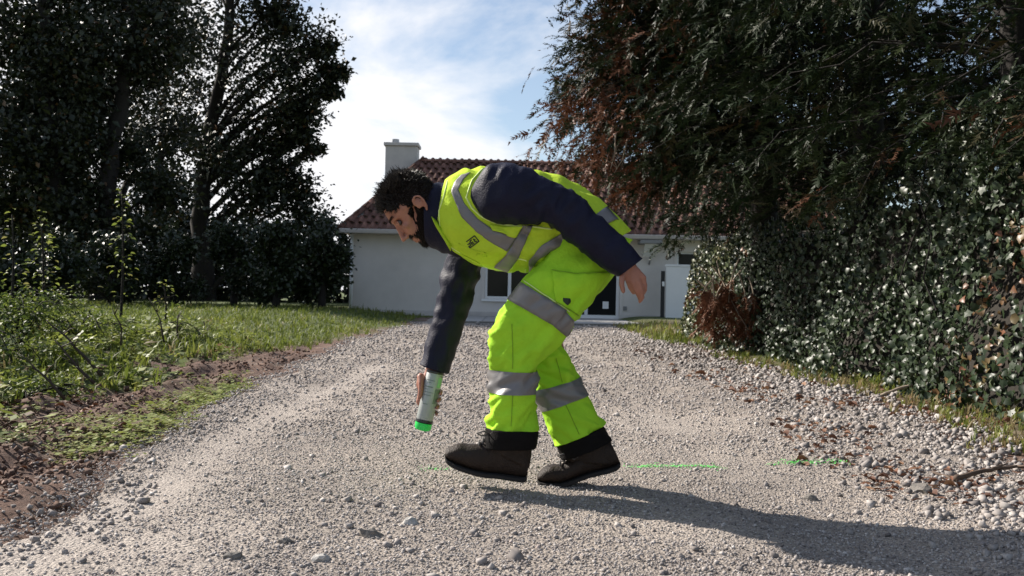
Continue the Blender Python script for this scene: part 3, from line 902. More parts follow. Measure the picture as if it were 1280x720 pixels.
# ---- saplings and tall plants in front of the wood
def sapling(px, d, top, n, label, lean=0, lsz=.085, spread=.3, cat='sapling', bottom=400, M=None, group=None):
    b = P(px, bottom, d); b.z = h1(b.x, d) - .03
    t = P(px + lean, top, d)
    root = empty('sapling', b, label, cat, group)
    stem = bez(b, b.lerp(t, .5) + Vector((.06, 0, 0)), t, 9)
    s = MB(); s.tube(stem, [.018*(1-.8*k/8)+.003 for k in range(9)], 6)
    LP, LD = [], []
    for k in range(n):
        u = random.uniform(.22, 1); i = min(7, int(u*8)); p = stem[i].lerp(stem[i+1], u*8-i)
        a = random.uniform(0, 6.28); w = spread*(1.12-u)*random.uniform(.3, 1)
        q = p + Vector((math.cos(a)*w, math.sin(a)*w, random.uniform(.0,.12)))
        if k % 5 == 0: s.tube([p, q], [.006, .003], 4, False)
        LP.append(q[:]); LD.append((math.cos(a), math.sin(a), random.uniform(-.5,.3)))
    local(s.obj('stem', M_bark, None, True), root)
    LP = np.array(LP); LD = norm(np.array(LD))
    V, F, T = merge_many([leaf_proto()], LP, frame_rot(LD, norm(rng.normal(0,.4,LP.shape)+np.array([0,0,1]))), lsz*rng.uniform(.6,1.2,len(LP)), np.clip(rng.normal(.65,.2,len(LP)),0,.93))
    local(mesh_np('leaves', V, F, M or M_weed, attrs={'tint': T}), root)
    return root
sapling(150, 12.5, 240, 85, 'tall thin sapling with sunlit leaves before the dark wood', 2, .07, .26)
sapling(52, 12, 274, 120, 'bushy sunlit sapling left of the tall thin one', -1, .065, .34)
sapling(12, 11.5, 268, 34, 'small sapling at the left edge with a few bright leaves', 3, .065, .2)
sapling(205, 13, 358, 40, 'small plant with pale leaves in front of the dark oak trunk', 0, .06, .4)

# ---- bramble bushes of the bank
def bush(px, py_base, d, w, h, n, label, M=M_weed, tintc=.35, ls=.036):
    b = P(px, py_base, d); b.z = h1(b.x, d)
    root = empty('bramble_bush', b, label, 'bush', 'brambles on the left bank')
    s = MB(); LP = []; LD = []
    for k in range(16):
        a = random.uniform(0, 6.28); rr = w*random.uniform(.5, 1); e = b + Vector((math.cos(a)*rr, math.sin(a)*rr*.8, h*random.uniform(.1,.6)))
        m = b.lerp(e, .5) + Vector((0, 0, h*random.uniform(.7, 1.3)))
        arc = bez(b, m, e, 8)
        s.tube(arc, [.008-.0007*q for q in range(8)], 4, False)
        for q in range(n//16):
            u = random.uniform(.15, 1); i = min(6, int(u*7)); p = arc[i].lerp(arc[i+1], u*7-i)
            LP.append((p + Vector((random.gauss(0,.08), random.gauss(0,.08), random.gauss(0,.06))))[:]); LD.append((random.gauss(0,1), random.gauss(0,1), random.gauss(-.1,.5)))
    local(s.obj('canes', M_bark, None, True), root)
    LP = np.array(LP); LD = norm(np.array(LD))
    T = np.clip(rng.normal(tintc,.2,len(LP)),0,1)
    V, F, T = merge_many([leaf_proto(1,.65)], LP, frame_rot(LD, norm(rng.normal(0,.5,LP.shape)+np.array([0,0,1]))), ls*rng.uniform(.6,1.3,len(LP)), T)
    local(mesh_np('leaves', V, F, M, attrs={'tint': T}), root)
bush(20, 430, 8.2, .62, .60, 2000, 'dark bramble bush at the left edge of the bank', M_weed, .15)
bush(95, 418, 9.6, .7, .36, 1500, 'lower bramble right of the dark bush, its leaves catching the sun', M_weed, .3)
bush(-40, 440, 7.0, .7, .45, 1200, 'bramble bush cut by the left edge of the picture', M_weed, .15)
bush(30, 470, 6.3, .5, .14, 800, 'low bramble with dull green leaves nearest the rutted soil', M_weed, .2)
bush(190, 405, 11.5, .6, .24, 800, 'bramble clump beyond the sunlit weeds, before the shaded lawn', M_weed, .4)

# ---- dry stalks
M_stalk = mat('dead_stalk', (0.05, 0.035, 0.025), 0.8, 0.2, 30)
def stalk(pxs, d0, label, rad=.012, M=None, name='stalk', cat='dead stalk', group='dead stalks among the weeds', side=4, dd=0):
    pts = []
    for i, (x, y) in enumerate(pxs): pts.append(P(x, y, d0 + dd*i/(len(pxs)-1)))
    s = MB(); fine = []
    for i in range(len(pts)-1):
        for k in range(3): fine.append(pts[i].lerp(pts[i+1], k/3) + Vector((random.uniform(-1,1), random.uniform(-1,1), random.uniform(-1,1)))*rad*.5)
    fine.append(pts[-1])
    root = empty(name, pts[0], label, cat, group)
    s.tube(fine, [rad*(1-.65*k/(len(fine)-1)) for k in range(len(fine))], 7)
    local(s.obj('stem', M or M_stalk, None, True), root)
    for k in range(side):
        i = random.randint(len(fine)//3, len(fine)-2); p = fine[i]
        q = p + Vector((random.uniform(-.16,.16), random.uniform(-.1,.1), random.uniform(.03,.14)))
        s = MB(); s.tube([p, p.lerp(q,.5)+Vector((0,0,.015)), q], [rad*.45, rad*.3, rad*.15], 5)
        local(s.obj('side_twig', M or M_stalk, None, True), root)
    return root
stalk([(118, 480), (92, 452), (68, 425)], 6.6, 'dark bare stalk leaning left among the weeds, nearest to the road')
stalk([(128, 470), (100, 440), (80, 418), (58, 400)], 7.2, 'dark bare stalk parallel to the nearest one, a little farther off', .013)
stalk([(82, 498), (55, 470), (40, 455)], 5.9, 'short dead stalk low on the soil at the left', .010)
stalk([(222, 432), (221, 410), (223, 393)], 11.2, 'upright thin dead stalk standing in the sunlit grass', .013, side=5)
stalk([(256, 430), (257, 415), (255, 402)], 12, 'shorter upright stalk right of the upright thin one', .011)
stalk([(205, 428), (200, 400), (186, 372)], 10.2, 'dead stalk leaning left behind the upright ones', .01)
stalk([(150, 440), (152, 410), (140, 385)], 9.2, 'dead stalk in the middle of the weeds below the tall sapling', .01)

# ---- weeds, grass and lawn: nobody could count them
def tuft_protos(n, blades, wd=.016):
    out = []
    for k in range(n):
        V, F = [], []
        for b in range(blades):
            a = random.uniform(0, 6.28); l = random.uniform(.5, 1.1); lean = random.uniform(.15, .75)
            dx, dy = math.cos(a), math.sin(a); w = wd*random.uniform(.7, 1.3)
            o = Vector((random.uniform(-.16,.16), random.uniform(-.16,.16), 0))
            p1 = o + Vector((dx*lean*.35*l, dy*lean*.35*l, .6*l)); p2 = o + Vector((dx*lean*l, dy*lean*l, (.95-.3*lean)*l))
            sx = Vector((-dy, dx, 0))*w
            i = len(V); V += [o-sx, o+sx, p1+sx*.8, p1-sx*.8, p2]
            F += [(i,i+1,i+2), (i,i+2,i+3), (i+3,i+2,i+4)]
        out.append((np.array([v[:] for v in V]), np.array(F)))
    return out
TUFT = tuft_protos(8, 7, .05); TUFTL = tuft_protos(8, 4, .05)
def cover(name, n, dr, pw, xr, dens, size, protos, M, tint, lift=0.0, tilt=.3, sjit=.3):
    y = sample_d(n, dr[0], dr[1], pw); a, b = xr[0](y), xr[1](y); x = a + (b-a)*rng.uniform(0,1,n)
    k = (np.abs(x) < y*.60 + .8) & (rng.uniform(0,1,n) < dens(x, y)); x, y = x[k], y[k]
    z = H(x, y) + lift
    T = np.clip(rng.normal(tint[0], tint[1], len(x)) + .5*(fbm(x*.8, y*.5, 3, 77)-.45), 0, 1)
    V, F, T = merge_many(protos, np.stack([x,y,z],1), rand_rot(len(x), tilt), size(x, y)*np.exp(rng.normal(0,sjit,len(x))), T)
    return tag(mesh_np(name, V, F, M, attrs={'tint': T}), kind='stuff')
turf = lambda x, y: sst(-.5, -1.3, (x-edge_l(y)) + (fbm(x*1.2, y*.8, 4, 40)-.47)*2.2)
cover('grass', 15000, (3.4, 13), 1.5, (lambda y: -6.5-y*.45, lambda y: edge_l(y)-.4), lambda x, y: turf(x, y)*(.35+.65*fbm(x*.9,y*.7,3,9)), lambda x, y: .11+0*x, TUFT, M_grass, (.62,.2))
cover('lawn', 14000, (10.5, 27), 1.7, (lambda y: -3-y*.42, lambda y: edge_l(y)+.05), lambda x, y: sst(.05,-.4,x-edge_l(y) + .5*sst(14,10.5,y)), lambda x, y: .05+.0022*y, TUFTL, M_grass, (.6,.16))
patch = lambda x, y: np.exp(-((x-edge_l(y)+.12)/.17)**2)*sst(4.2,4.8,y)*sst(8.5,7.0,y)
def clover():
    out = []
    for k in range(6):
        V, F = [], []
        for q in range(7):
            a = random.uniform(0,6.28); r = random.uniform(.1,.55); l = random.uniform(.3,.5)
            c = Vector((math.cos(a)*r, math.sin(a)*r, random.uniform(.12,.5)))
            d = Vector((math.cos(a), math.sin(a), random.uniform(-.3,.3)))*l; s_ = Vector((-math.sin(a), math.cos(a), 0))*l*.42
            i = len(V); V += [c, c+d*.5+s_, c+d, c+d*.5-s_]; F += [(i,i+2,i+1),(i,i+3,i+2)]
        out.append((np.array([v[:] for v in V]), np.array(F)))
    return out
CLOV = clover()
cover('clover', 4200, (3.6, 9), 1.0, (lambda y: edge_l(y)-.75, lambda y: edge_l(y)+.12), lambda x, y: np.clip(patch(x,y)*1.3*(fbm(x*2.6,y*1.6,3,3)+.45),0,1), lambda x, y: .052+0*x, CLOV, M_weed, (.7,.14), .0)
cover('weeds', 10500, (3.6, 15), 1.4, (lambda y: -6.0-y*.42, lambda y: edge_l(y)-.45), lambda x, y: np.clip(turf(x,y)+.06,0,1)*(.3+.7*(fbm(x*1.1,y*.9,3,90)>.45)), lambda x, y: .085+.05*(fbm(x*.7,y*.6,2,5)), CLOV, M_weed, (.6,.22), .01, .5)
cover('tall_weeds', 5200, (4.5, 12.5), 1.2, (lambda y: -5.5-y*.42, lambda y: edge_l(y)-.9), lambda x, y: np.clip(turf(x,y),0,1)*(fbm(x*.9,y*.8,3,97)>.43), lambda x, y: .10+.05*fbm(x,y,2,4), CLOV, M_weed, (.66,.2), .10, .7)
cover('sprouts', 1700, (3.2, 8), 1.2, (lambda y: edge_l(y)-1.6, lambda y: edge_l(y)-.2), lambda x, y: .8*(fbm(x*2,y*1.5,2,33)>.42), lambda x, y: .05+0*x, CLOV, M_weed, (.5,.25), .0)
# right-hand strip: thin dry grass
rs = lambda x, y: np.exp(-((x-edge_r(y)-.33)/.25)**2)
cover('grass', 5200, (3.2, 17), 1.4, (lambda y: edge_r(y)-.15, lambda y: edge_r(y)+1.1), lambda x, y: np.clip(rs(x,y)*1.2*fbm(x*1.5,y*1.1,3,14)*1.6,0,1), lambda x, y: .065+0*x, TUFT, M_grass, (.80,.3))
cover('grass', 900, (15, 22), 1.2, (lambda y: edge_r(y)-.2, lambda y: edge_r(y)+.9), lambda x, y: .8+0*x, lambda x, y: .10+0*x, TUFT, M_grass, (.75,.2))
# fallen brown leaves and needles
LEAF6 = [leaf_proto(1,.6,.4,.3), leaf_proto(1,.4,.2,.1)]
cover('fallen_leaves', 4300, (2.6, 15), 1.3, (lambda y: edge_r(y)-1.0, lambda y: edge_r(y)+1.0), lambda x, y: np.clip((fbm(x*1.7,y*1.3,3,55)-.36)*4,0,1), lambda x, y: .036+.001*y, LEAF6, M_dead, (.45,.3), .014, .5)
cover('fallen_leaves', 2600, (3.0, 12), 1.3, (lambda y: edge_l(y)-2.2, lambda y: edge_l(y)-.1), lambda x, y: .8*(fbm(x*1.7,y*1.3,3,56)>.42), lambda x, y: .036+0*x, LEAF6, M_dead, (.3,.3), .012, .5)
# ================================================================== RIGHT-HAND SIDE: CYPRESSES AND IVY
def frond_proto():
    """drooping cypress spray: a bent rachis with thin forward-pointing shoots of unequal length"""
    V, F = [], []
    for k in range(20):
        t = random.uniform(.05, .98); s_ = random.choice((1,-1))
        l = random.uniform(.12, .34)*(1.15-.6*t)
        a = R(random.uniform(22, 66))
        b = Vector((t*.9, .05*math.sin(t*4), -.16*t*t))
        dv = Vector((math.cos(a), math.sin(a)*s_, random.uniform(-.35,.30)-.12*t)).normalized()
        q = dv.cross(Vector((random.uniform(-.4,.4), random.uniform(-.4,.4), 1))).normalized()*random.uniform(.026,.044)
        i = len(V); V += [b-q, b+q, b+dv*l]; F.append((i,i+1,i+2))
    i = len(V); V += [Vector((0,-.012,0)), Vector((0,.012,0)), Vector((1.0,0,-.2))]; F.append((i,i+1,i+2))
    return np.array([v[:] for v in V]), np.array(F)
FROND = [frond_proto() for _ in range(12)]

def cypress(base, hgt, rad, z0, label, nb, brown, keep, fs=.36, per=17, pull=None, extra=0):
    """pull(z, az) scales how far branches reach; brown(pos) adds to the dead tint"""
    root = empty('cypress_tree', base, label, 'tree', 'overgrown cypresses along the right of the drive')
    t = MB(); t.tube([base + Vector((random.uniform(-.04,.04), random.uniform(-.04,.04), hgt*k/8)) for k in range(9)], [.21*(1-.85*k/8) for k in range(9)], 10)
    local(t.obj('trunk', M_bark, None, True), root)
    bb = MB(); FP, FD = [], []
    for k in range(nb + extra):
        u = random.random(); z = z0 + (hgt - z0)*(u**1.15)
        az = random.uniform(0, 6.28)
        if k >= nb:      # the side that reaches for the light over the drive
            z = z0 + random.uniform(0, 2.9); u = ((z-z0)/(hgt-z0))**(1/1.15); az = random.gauss(3.45, .55)
        prof = (.72 + .28*min(1, u/.12))*math.sqrt(max(0, 1-u**1.8))
        L = rad*prof*random.uniform(.72, 1.08)*(pull(z, az) if pull else 1)
        if L < .25: continue
        dx, dy = math.cos(az), math.sin(az)
        s_ = base + Vector((0, 0, z)); up = random.uniform(.05, .35)
        m = s_ + Vector((dx*L*.55, dy*L*.55, L*(up+.1))); e = s_ + Vector((dx*L, dy*L, L*(up-.28)))
        br = bez(s_, m, e, 7)
        br = [br[0]] + [p + Vector((random.gauss(0,.05), random.gauss(0,.05), random.gauss(0,.05))) for p in br[1:]]
        if keep and not keep(e): continue
        bb.tube(br, [.012*(1-.85*q/6)+.0015 for q in range(7)], 4, False)
        for q in range(int(per*(.5+.6*L/rad))):
            v = 1.03 - .75*random.random()**1.35; i = min(5, int(v*6)); p = br[i].lerp(br[i+1], v*6-i)
            d = (br[i+1]-br[i]).normalized()*.8 + Vector((random.gauss(0,.7), random.gauss(0,.7), random.gauss(-.08,.5)))
            FP.append((p + Vector((random.gauss(0,.09), random.gauss(0,.09), random.gauss(0,.07))))[:]); FD.append(d[:])
    tag(local(bb.obj('branches', M_bark, None, True), root), kind='stuff')
    FP = np.array(FP); FD = norm(np.array(FD))
    nn = norm(rng.normal(0, .45, FP.shape) + np.array([0,0,1.]))
    T = rng.normal(.27, .14, len(FP)) + brown(FP)
    V, F, T = merge_many(FROND, FP, frame_rot(FD, nn), fs*np.exp(rng.normal(0,.22,len(FP))), np.clip(T,0,1))
    local(mesh_np('crown', V, F, M_conifer, attrs={'tint': T}), root)
    return root
def brown1(p):
    q = .34*sst(.42,.58, fbm(p[:,0]*.8+p[:,1]*.35, p[:,2]*.9, 3, 23))
    lowleft = .62*np.exp(-((p[:,2]-2.5)/.9)**2)*np.exp(-((p[:,0]-1.0)/.9)**2)*(fbm(p[:,0]*1.6, p[:,2]*1.6+p[:,1], 2, 29)>.31) + .4*np.exp(-((p[:,2]-4.1)/.6)**2)*np.exp(-((p[:,0]-1.3)/.8)**2)*(fbm(p[:,0]*1.3, p[:,2]*1.3+p[:,1], 2, 39)>.38)
    return np.clip(q+lowleft, 0, .75)*(rng.uniform(0,1,len(p)) < .42+.5*fbm(p[:,0]*2.2+p[:,1], p[:,2]*2.2, 2, 63))
brown2 = lambda p: .4*sst(.47,.62, fbm(p[:,0]*.9+p[:,1]*.5, p[:,2]*.9, 3, 24))
def T0(px, d): 
    p = P(px, 420, d); p.z = h1(p.x, d) - .1; return p
b1 = Vector((3.3, 13.0, h1(3.35, 13.2)-.1))
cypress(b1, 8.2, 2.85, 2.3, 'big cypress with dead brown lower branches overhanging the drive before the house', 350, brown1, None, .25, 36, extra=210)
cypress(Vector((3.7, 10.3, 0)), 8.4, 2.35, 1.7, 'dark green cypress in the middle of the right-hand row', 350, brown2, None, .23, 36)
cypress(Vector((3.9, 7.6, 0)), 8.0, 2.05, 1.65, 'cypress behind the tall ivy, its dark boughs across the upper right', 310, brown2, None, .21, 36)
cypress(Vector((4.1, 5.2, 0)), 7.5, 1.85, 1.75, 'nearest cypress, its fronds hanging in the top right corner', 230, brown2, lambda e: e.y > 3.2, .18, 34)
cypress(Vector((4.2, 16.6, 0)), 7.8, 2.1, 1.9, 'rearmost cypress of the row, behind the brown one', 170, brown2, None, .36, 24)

# bare hanging twigs under the brown cypress
def hang(pxs, d, label):
    stalk(pxs, d, label, .011, M_twig, 'hanging_twig', 'twig', 'bare twigs hanging from the cypress', 3)
hang([(770, 165), (768, 195), (762, 214)], 11.6, 'bare pale twig hanging from the brown boughs, leftmost of the pair')
hang([(784, 175), (778, 200), (768, 216)], 11.6, 'bare pale twig hanging from the brown boughs, right one of the pair')
hang([(838, 200), (832, 225), (829, 250)], 11.9, 'long bare twig hanging in front of the roof tiles')

# ---- ivy hedge
hed = empty('ivy_hedge', (3.3, 8, 0), 'tall ivy-covered hedge running along the right side of the drive', 'hedge')
def face_x(y, z):     # x of the outer ivy face
    y = np.asarray(y, float); z = np.asarray(z, float)
    f = 3.28 - .06*(y-8)*.3 + .45*(fbm(y*.75, z*.8, 3, 44)-.45) + .25*(fbm(y*2.2, z*2.2, 2, 45)-.4) + .10*(z-1)
    f = f + .12*sst(13.2, 16.6, y)
    f = f - .12*sst(.9, .2, z)
    return f
def top_z(y): return 1.85 + .55*sst(9,6,np.asarray(y,float)) + .9*(fbm(np.asarray(y,float)*.8, np.asarray(y,float)*0, 2, 47)-.4) - .35*sst(13.5, 15, y)
# solid dark core added inside the hedge so no light leaks through
M_core = mat('light_block_core', (0.022, 0.018, 0.013), 0.95, 0.4, 9, 0.8, 30)
yy = np.linspace(1.2, 17.4, 90); zz = np.linspace(-.1, 1, 22)
Y, Zt = np.meshgrid(yy, zz, indexing='ij'); Z = Zt*(top_z(Y)-.15)
X = face_x(Y, Z) + .26 + .25*sst(.75, 1.0, Zt)
A = np.stack([X, Y, Z], -1).reshape(-1,3); B = np.stack([X*0+5.6, Y, Z], -1).reshape(-1,3)
ny, nz_ = X.shape; i = np.arange(ny*nz_).reshape(ny, nz_)
Fa = np.stack([i[:-1,:-1], i[:-1,1:], i[1:,1:], i[1:,:-1]], -1).reshape(-1,4)
off = ny*nz_
rim = []
loop = [(a, nz_-1) for a in range(ny)]
for a in range(ny-1): rim.append((i[a,-1], i[a,-1]+off, i[a+1,-1]+off, i[a+1,-1]))
for c in range(nz_-1):
    rim.append((i[0,c], i[0,c]+off, i[0,c+1]+off, i[0,c+1])); rim.append((i[-1,c], i[-1,c+1], i[-1,c+1]+off, i[-1,c]+off))
Fb = Fa[:, ::-1] + off
local(mesh_np('stems_core', np.concatenate([A,B]), np.concatenate([Fa, Fb, np.array(rim)]), M_core, smooth=True), hed)
n = 42000
y = np.concatenate([sample_d(n-5200, 2.2, 17.2, 1.35), rng.uniform(13.2, 17.2, 5200)]); zt = rng.uniform(0, 1, n)
z = zt*(top_z(y)+.12) + .0
keepd = rng.uniform(0,1,n) < np.clip(.55 + 1.4*(fbm(y*1.5, z*1.5, 3, 48)-.34), .35, 1)
y, z = y[keepd], z[keepd]; n = len(y)
dep = rng.exponential(.10, n)
x = face_x(y, z) + dep - .05
z = np.maximum(z, H(x, y) + .01)
# the far end of the hedge turns its face to the drive
pos = np.stack([x,y,z],1)
nn = norm(np.stack([-1 + 0*x, rng.normal(-.25,.55,n), rng.normal(.35,.5,n)], 1))
dr = norm(np.stack([rng.normal(-.15,.35,n), rng.normal(0,.75,n), rng.normal(-.75,.45,n)],1))
T = np.clip(rng.normal(.42,.2,n),0,.84)
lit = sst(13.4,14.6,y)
T = np.where(rng.uniform(0,1,n) < lit*.75, rng.uniform(.85,.95,n), T)  # sunlit yellow-green of the far end put into the leaf tint
deadp = ((fbm(y*1.3, z*1.3, 2, 49) > .60) & (rng.uniform(0,1,n) < .5)) | ((np.abs(y-6.55)<.28)&(z<1.35)&(rng.uniform(0,1,n)<.4))
T = np.where(deadp, rng.uniform(.95,1,n), T)
sz = .044*np.minimum(np.exp(rng.normal(0,.25,n)), 1.3)*(1+.025*y)
rot = frame_rot(dr, nn)
IV = [leaf_proto(1,.95,.2,.35), leaf_proto(1,1.15,.12,.3)]
# the 300 that show largest are separate leaves
qx = np.array([pxof(Vector(p)) for p in pos]); vis_ = (qx[:,0]>0)&(qx[:,0]<1270)&(qx[:,1]>0)&(qx[:,1]<700)
score = np.where(vis_ & (dep < .10), sz/y, 0); order = np.argsort(-score); big = order[:300]; small = order[300:]
lm = []
for v in range(4):
    me = bpy.data.meshes.new('leaf'); V, F = ivy_proto(1.0); V = V.copy(); V[:,2] *= random.uniform(.5,1.6); V[:,1] *= random.uniform(.85,1.1)
    me.from_pydata([tuple(q) for q in V], [], [tuple(int(w) for w in f) for f in F])
    a = me.attributes.new('tint','FLOAT','POINT'); a.data.foreach_set('value', np.full(len(V), [.3,.5,.62,.4][v], dtype=np.float32))
    me.materials.append(M_ivy); lm.append(me)
for j in big:
    o = bpy.data.objects.new('leaf', lm[random.randrange(4)]); COL.objects.link(o); local(o, hed)
    o.matrix_basis = Matrix.Translation(pos[j]) @ Matrix(rot[j].tolist()).to_4x4() @ Matrix.Scale(float(sz[j]), 4)
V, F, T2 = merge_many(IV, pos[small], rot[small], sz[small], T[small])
tag(local(mesh_np('leaves', V, F, M_ivy, attrs={'tint': T2}), hed), kind='stuff')
# ivy stems showing in the gaps
b = MB()
for k in range(9):
    y0 = random.uniform(3, 16.5); z1_ = random.uniform(.8, 2.2); x0 = float(face_x(y0, .4))
    b.tube([(x0+.12+random.uniform(-.05,.05), y0+.07*q*random.uniform(-1,1.4), z1_*q/6) for q in range(7)], [.010-.001*q for q in range(7)], 5)
tag(local(b.obj('creeper', M_bark, None, True), hed), kind='stuff')

# dead cypress spray hanging to the ground at the far end of the hedge
def dead_spray(px, py0, py1, d, w, n, label, fs=.22):
    top = P(px, py0, d); root = empty('dead_branch', P(px, py1, d), label, 'dead branch', 'dead brown branches at the hedge foot')
    b = MB(); FP, FD = [], []
    for k in range(14):
        e = P(px + random.uniform(-w, w), py1 + random.uniform(-40, 2), d + random.uniform(-.3,.3))
        t1 = P(px + random.gauss(0, w*.7), py0 + random.gauss(0, 14), d + random.uniform(-.4,.4)); br = bez(t1, t1.lerp(e,.5)+Vector((random.uniform(-.2,.2), -.1, .08)), e, 6); b.tube(br, [.012-.0017*q for q in range(6)], 4, False)
        for q in range(n):
            v = random.uniform(.3,1); i = min(4,int(v*5)); p = br[i].lerp(br[i+1], v*5-i)
            FP.append(p[:]); FD.append((random.gauss(0,.5), random.gauss(-.1,.5), -1))
    local(b.obj('branches', M_twig, None, True), root)
    FP = np.array(FP); FD = norm(np.array(FD))
    V, F, T = merge_many(FROND, FP, frame_rot(FD, norm(rng.normal(0,1,FP.shape))), fs*rng.uniform(.7,1.2,len(FP)), np.clip(rng.normal(.95,.08,len(FP)),0,1))
    local(mesh_np('fronds', V, F, M_conifer, attrs={'tint': T}), root)
dead_spray(905, 345, 436, 12.7, 38, 34, 'rust brown dead branch hanging to the ground at the far end of the ivy')

# twigs lying on the verge
M_stick = mat('stick_bark', (0.11, 0.075, 0.055), 0.85, .3, 30)
def lying(pxs, label, rad, M):
    pts = [ground_at(x, y) for x, y in pxs]
    return pts
def twig(ptl, label, rad, M, side=3):
    root = empty('fallen_twig', ptl[0], label, 'twig', 'fallen twigs by the hedge')
    fine = []
    for i in range(len(ptl)-1):
        for k in range(4): fine.append(ptl[i].lerp(ptl[i+1], k/4) + Vector((random.uniform(-1,1),random.uniform(-1,1),random.uniform(0,1)))*rad*.5)
    fine.append(ptl[-1])
    s = MB(); s.tube(fine, [rad*(1-.5*k/(len(fine)-1)) for k in range(len(fine))], 7); local(s.obj('stem', M, None, True), root)
    if side:
        for k in range(side):
            s = MB(); p = fine[random.randint(2, len(fine)-3)]; q = p + Vector((random.uniform(.02,.12), random.uniform(-.12,.12), random.uniform(-.02,.03)))
            s.tube([p,q],[rad*.5,rad*.2],5)
            local(s.obj('side_twig', M, None, True), root)
a = ground_at(1100, 497); 
twig([a+Vector((0,0,.01)), P(1128, 484, a.y-.0), P(1160, 477, a.y-.02), P(1192, 473, a.y-.05)], 'pale bent twig sticking up from the grass against the ivy', .013, M_twig, 2)
g = [ground_at(x, y)+Vector((0,0,.02)) for x, y in [(1196, 606), (1222, 598), (1250, 592), (1290, 589)]]
twig(g, 'dark stick lying on the coarse gravel at the right edge', .012, M_stick, 2)
g = [ground_at(x, y)+Vector((0,0,.015)) for x, y in [(1165, 596), (1180, 600), (1196, 606)]]
twig(g, 'thin dark twig touching the left end of the dark stick', .007, M_stick, 1)

# ---- green sprayed dashes on the gravel: paint flecks clinging to the stones
M_paint = mat('green_paint', (0.11, 0.72, 0.11), 0.6, 0.2, 80)
def dash(px0, py0, px1, py1, n, w, label):
    a, b = ground_at(px0, py0), ground_at(px1, py1)
    t = np.clip(rng.beta(1.3,1.3,n),0,1); pos = np.array(a[:])[None]*(1-t[:,None]) + np.array(b[:])[None]*t[:,None]
    keep = rng.uniform(0,1,n) < .25+.9*(vnoise(t*9, t*0+px0, 2))
    pos = pos[keep]; n = len(pos)
    pos[:,1] += rng.normal(0, w, n)*np.where(rng.uniform(0,1,n) < .35, 2.4, .8); pos[:,0] += rng.normal(0, .012, n)
    pos[:,2] = H(pos[:,0], pos[:,1]) + rng.uniform(.008,.0135,n)
    k = 6
    pv = np.array([(0,0,.12)] + [(math.cos(q*6.283/k)*random.uniform(.6,1.1), math.sin(q*6.283/k)*random.uniform(.6,1.1), 0) for q in range(k)])
    pf = np.array([(0,1+q,1+(q+1)%k) for q in range(k)])
    V, F = merge(pv, pf, pos, rand_rot(n, .5), rng.uniform(.0016,.0042,n))
    tag(mesh_np('paint_line', V, F, M_paint), label, 'paint mark', 'green sprayed dashes on the road')
dash(782, 586, 905, 588, 760, .017, 'green sprayed dash on the gravel just behind the rear boot')
dash(960, 583, 1066, 579, 880, .018, 'green sprayed dash on the gravel, the one farthest right')
dash(520, 590, 600, 590, 150, .022, 'faint green sprayed mark under the raised boot')
# ================================================================== THE MAN
M_yel = mat('hi_vis_yellow', (0.53, 0.72, 0.045), 0.8, 0.16, 3, 0.55, 40, spec=.15, trans=.10)
M_yelt = mat('hi_vis_lime', (0.42, 0.78, 0.04), 0.8, 0.16, 3, 0.55, 40, spec=.15, trans=.10)
M_band = mat('reflective_tape', (0.165, 0.155, 0.155), 0.42, 0.06, 30, 0.1, 300, spec=.7)
M_navy = mat('navy_cloth', (0.0075, 0.0078, 0.024), 0.55, 0.2, 14, 0.25, 160, spec=.2)
M_blackc = mat('black_cloth', (0.008, 0.007, 0.007), 0.8, 0.2, 20, 0.3, 200, spec=.1)
M_skin = mat('skin', (0.36, 0.155, 0.105), 0.5, 0.12, 25, 0.12, 220)
M_skin.node_tree.nodes['Principled BSDF'].inputs['Subsurface Weight'].default_value = 0.08
M_skin.node_tree.nodes['Principled BSDF'].inputs['Subsurface Radius'].default_value = (.012, .005, .003)
M_hair = mat('hair', (0.014, 0.009, 0.0065), 0.42, 0.3, 60, spec=.4)
M_roots = mat('hair_roots', (0.010, 0.0065, 0.005), 0.8, 0.3, 60, spec=.1)
M_boot = mat('boot_leather', (0.027, 0.018, 0.0135), 0.6, 0.35, 22, 0.4, 140, spec=.25)
M_sole = mat('boot_sole', (0.016, 0.014, 0.013), 0.85, 0.2, 30, 0.3, 80)
M_lace = mat('boot_lace', (0.10, 0.09, 0.085), 0.8, 0.1, 40)
M_trim = mat('pale_piping', (0.72, 0.86, 0.30), 0.6)
M_eye = mat('eye', (0.06, 0.045, 0.04), 0.15)
M_ink = mat('dark_print', (0.02, 0.03, 0.02), 0.7)

DN, DF, DM = 3.61, 3.80, 3.705      # near leg, far leg, middle of the body
foot = P(690, 606, DF); foot.z = h1(foot.x, foot.y)
man = empty('person', foot, 'man in yellow high-visibility vest and trousers bending down to spray the gravel', 'person')

def m_of(d, px): return px * d / FPX

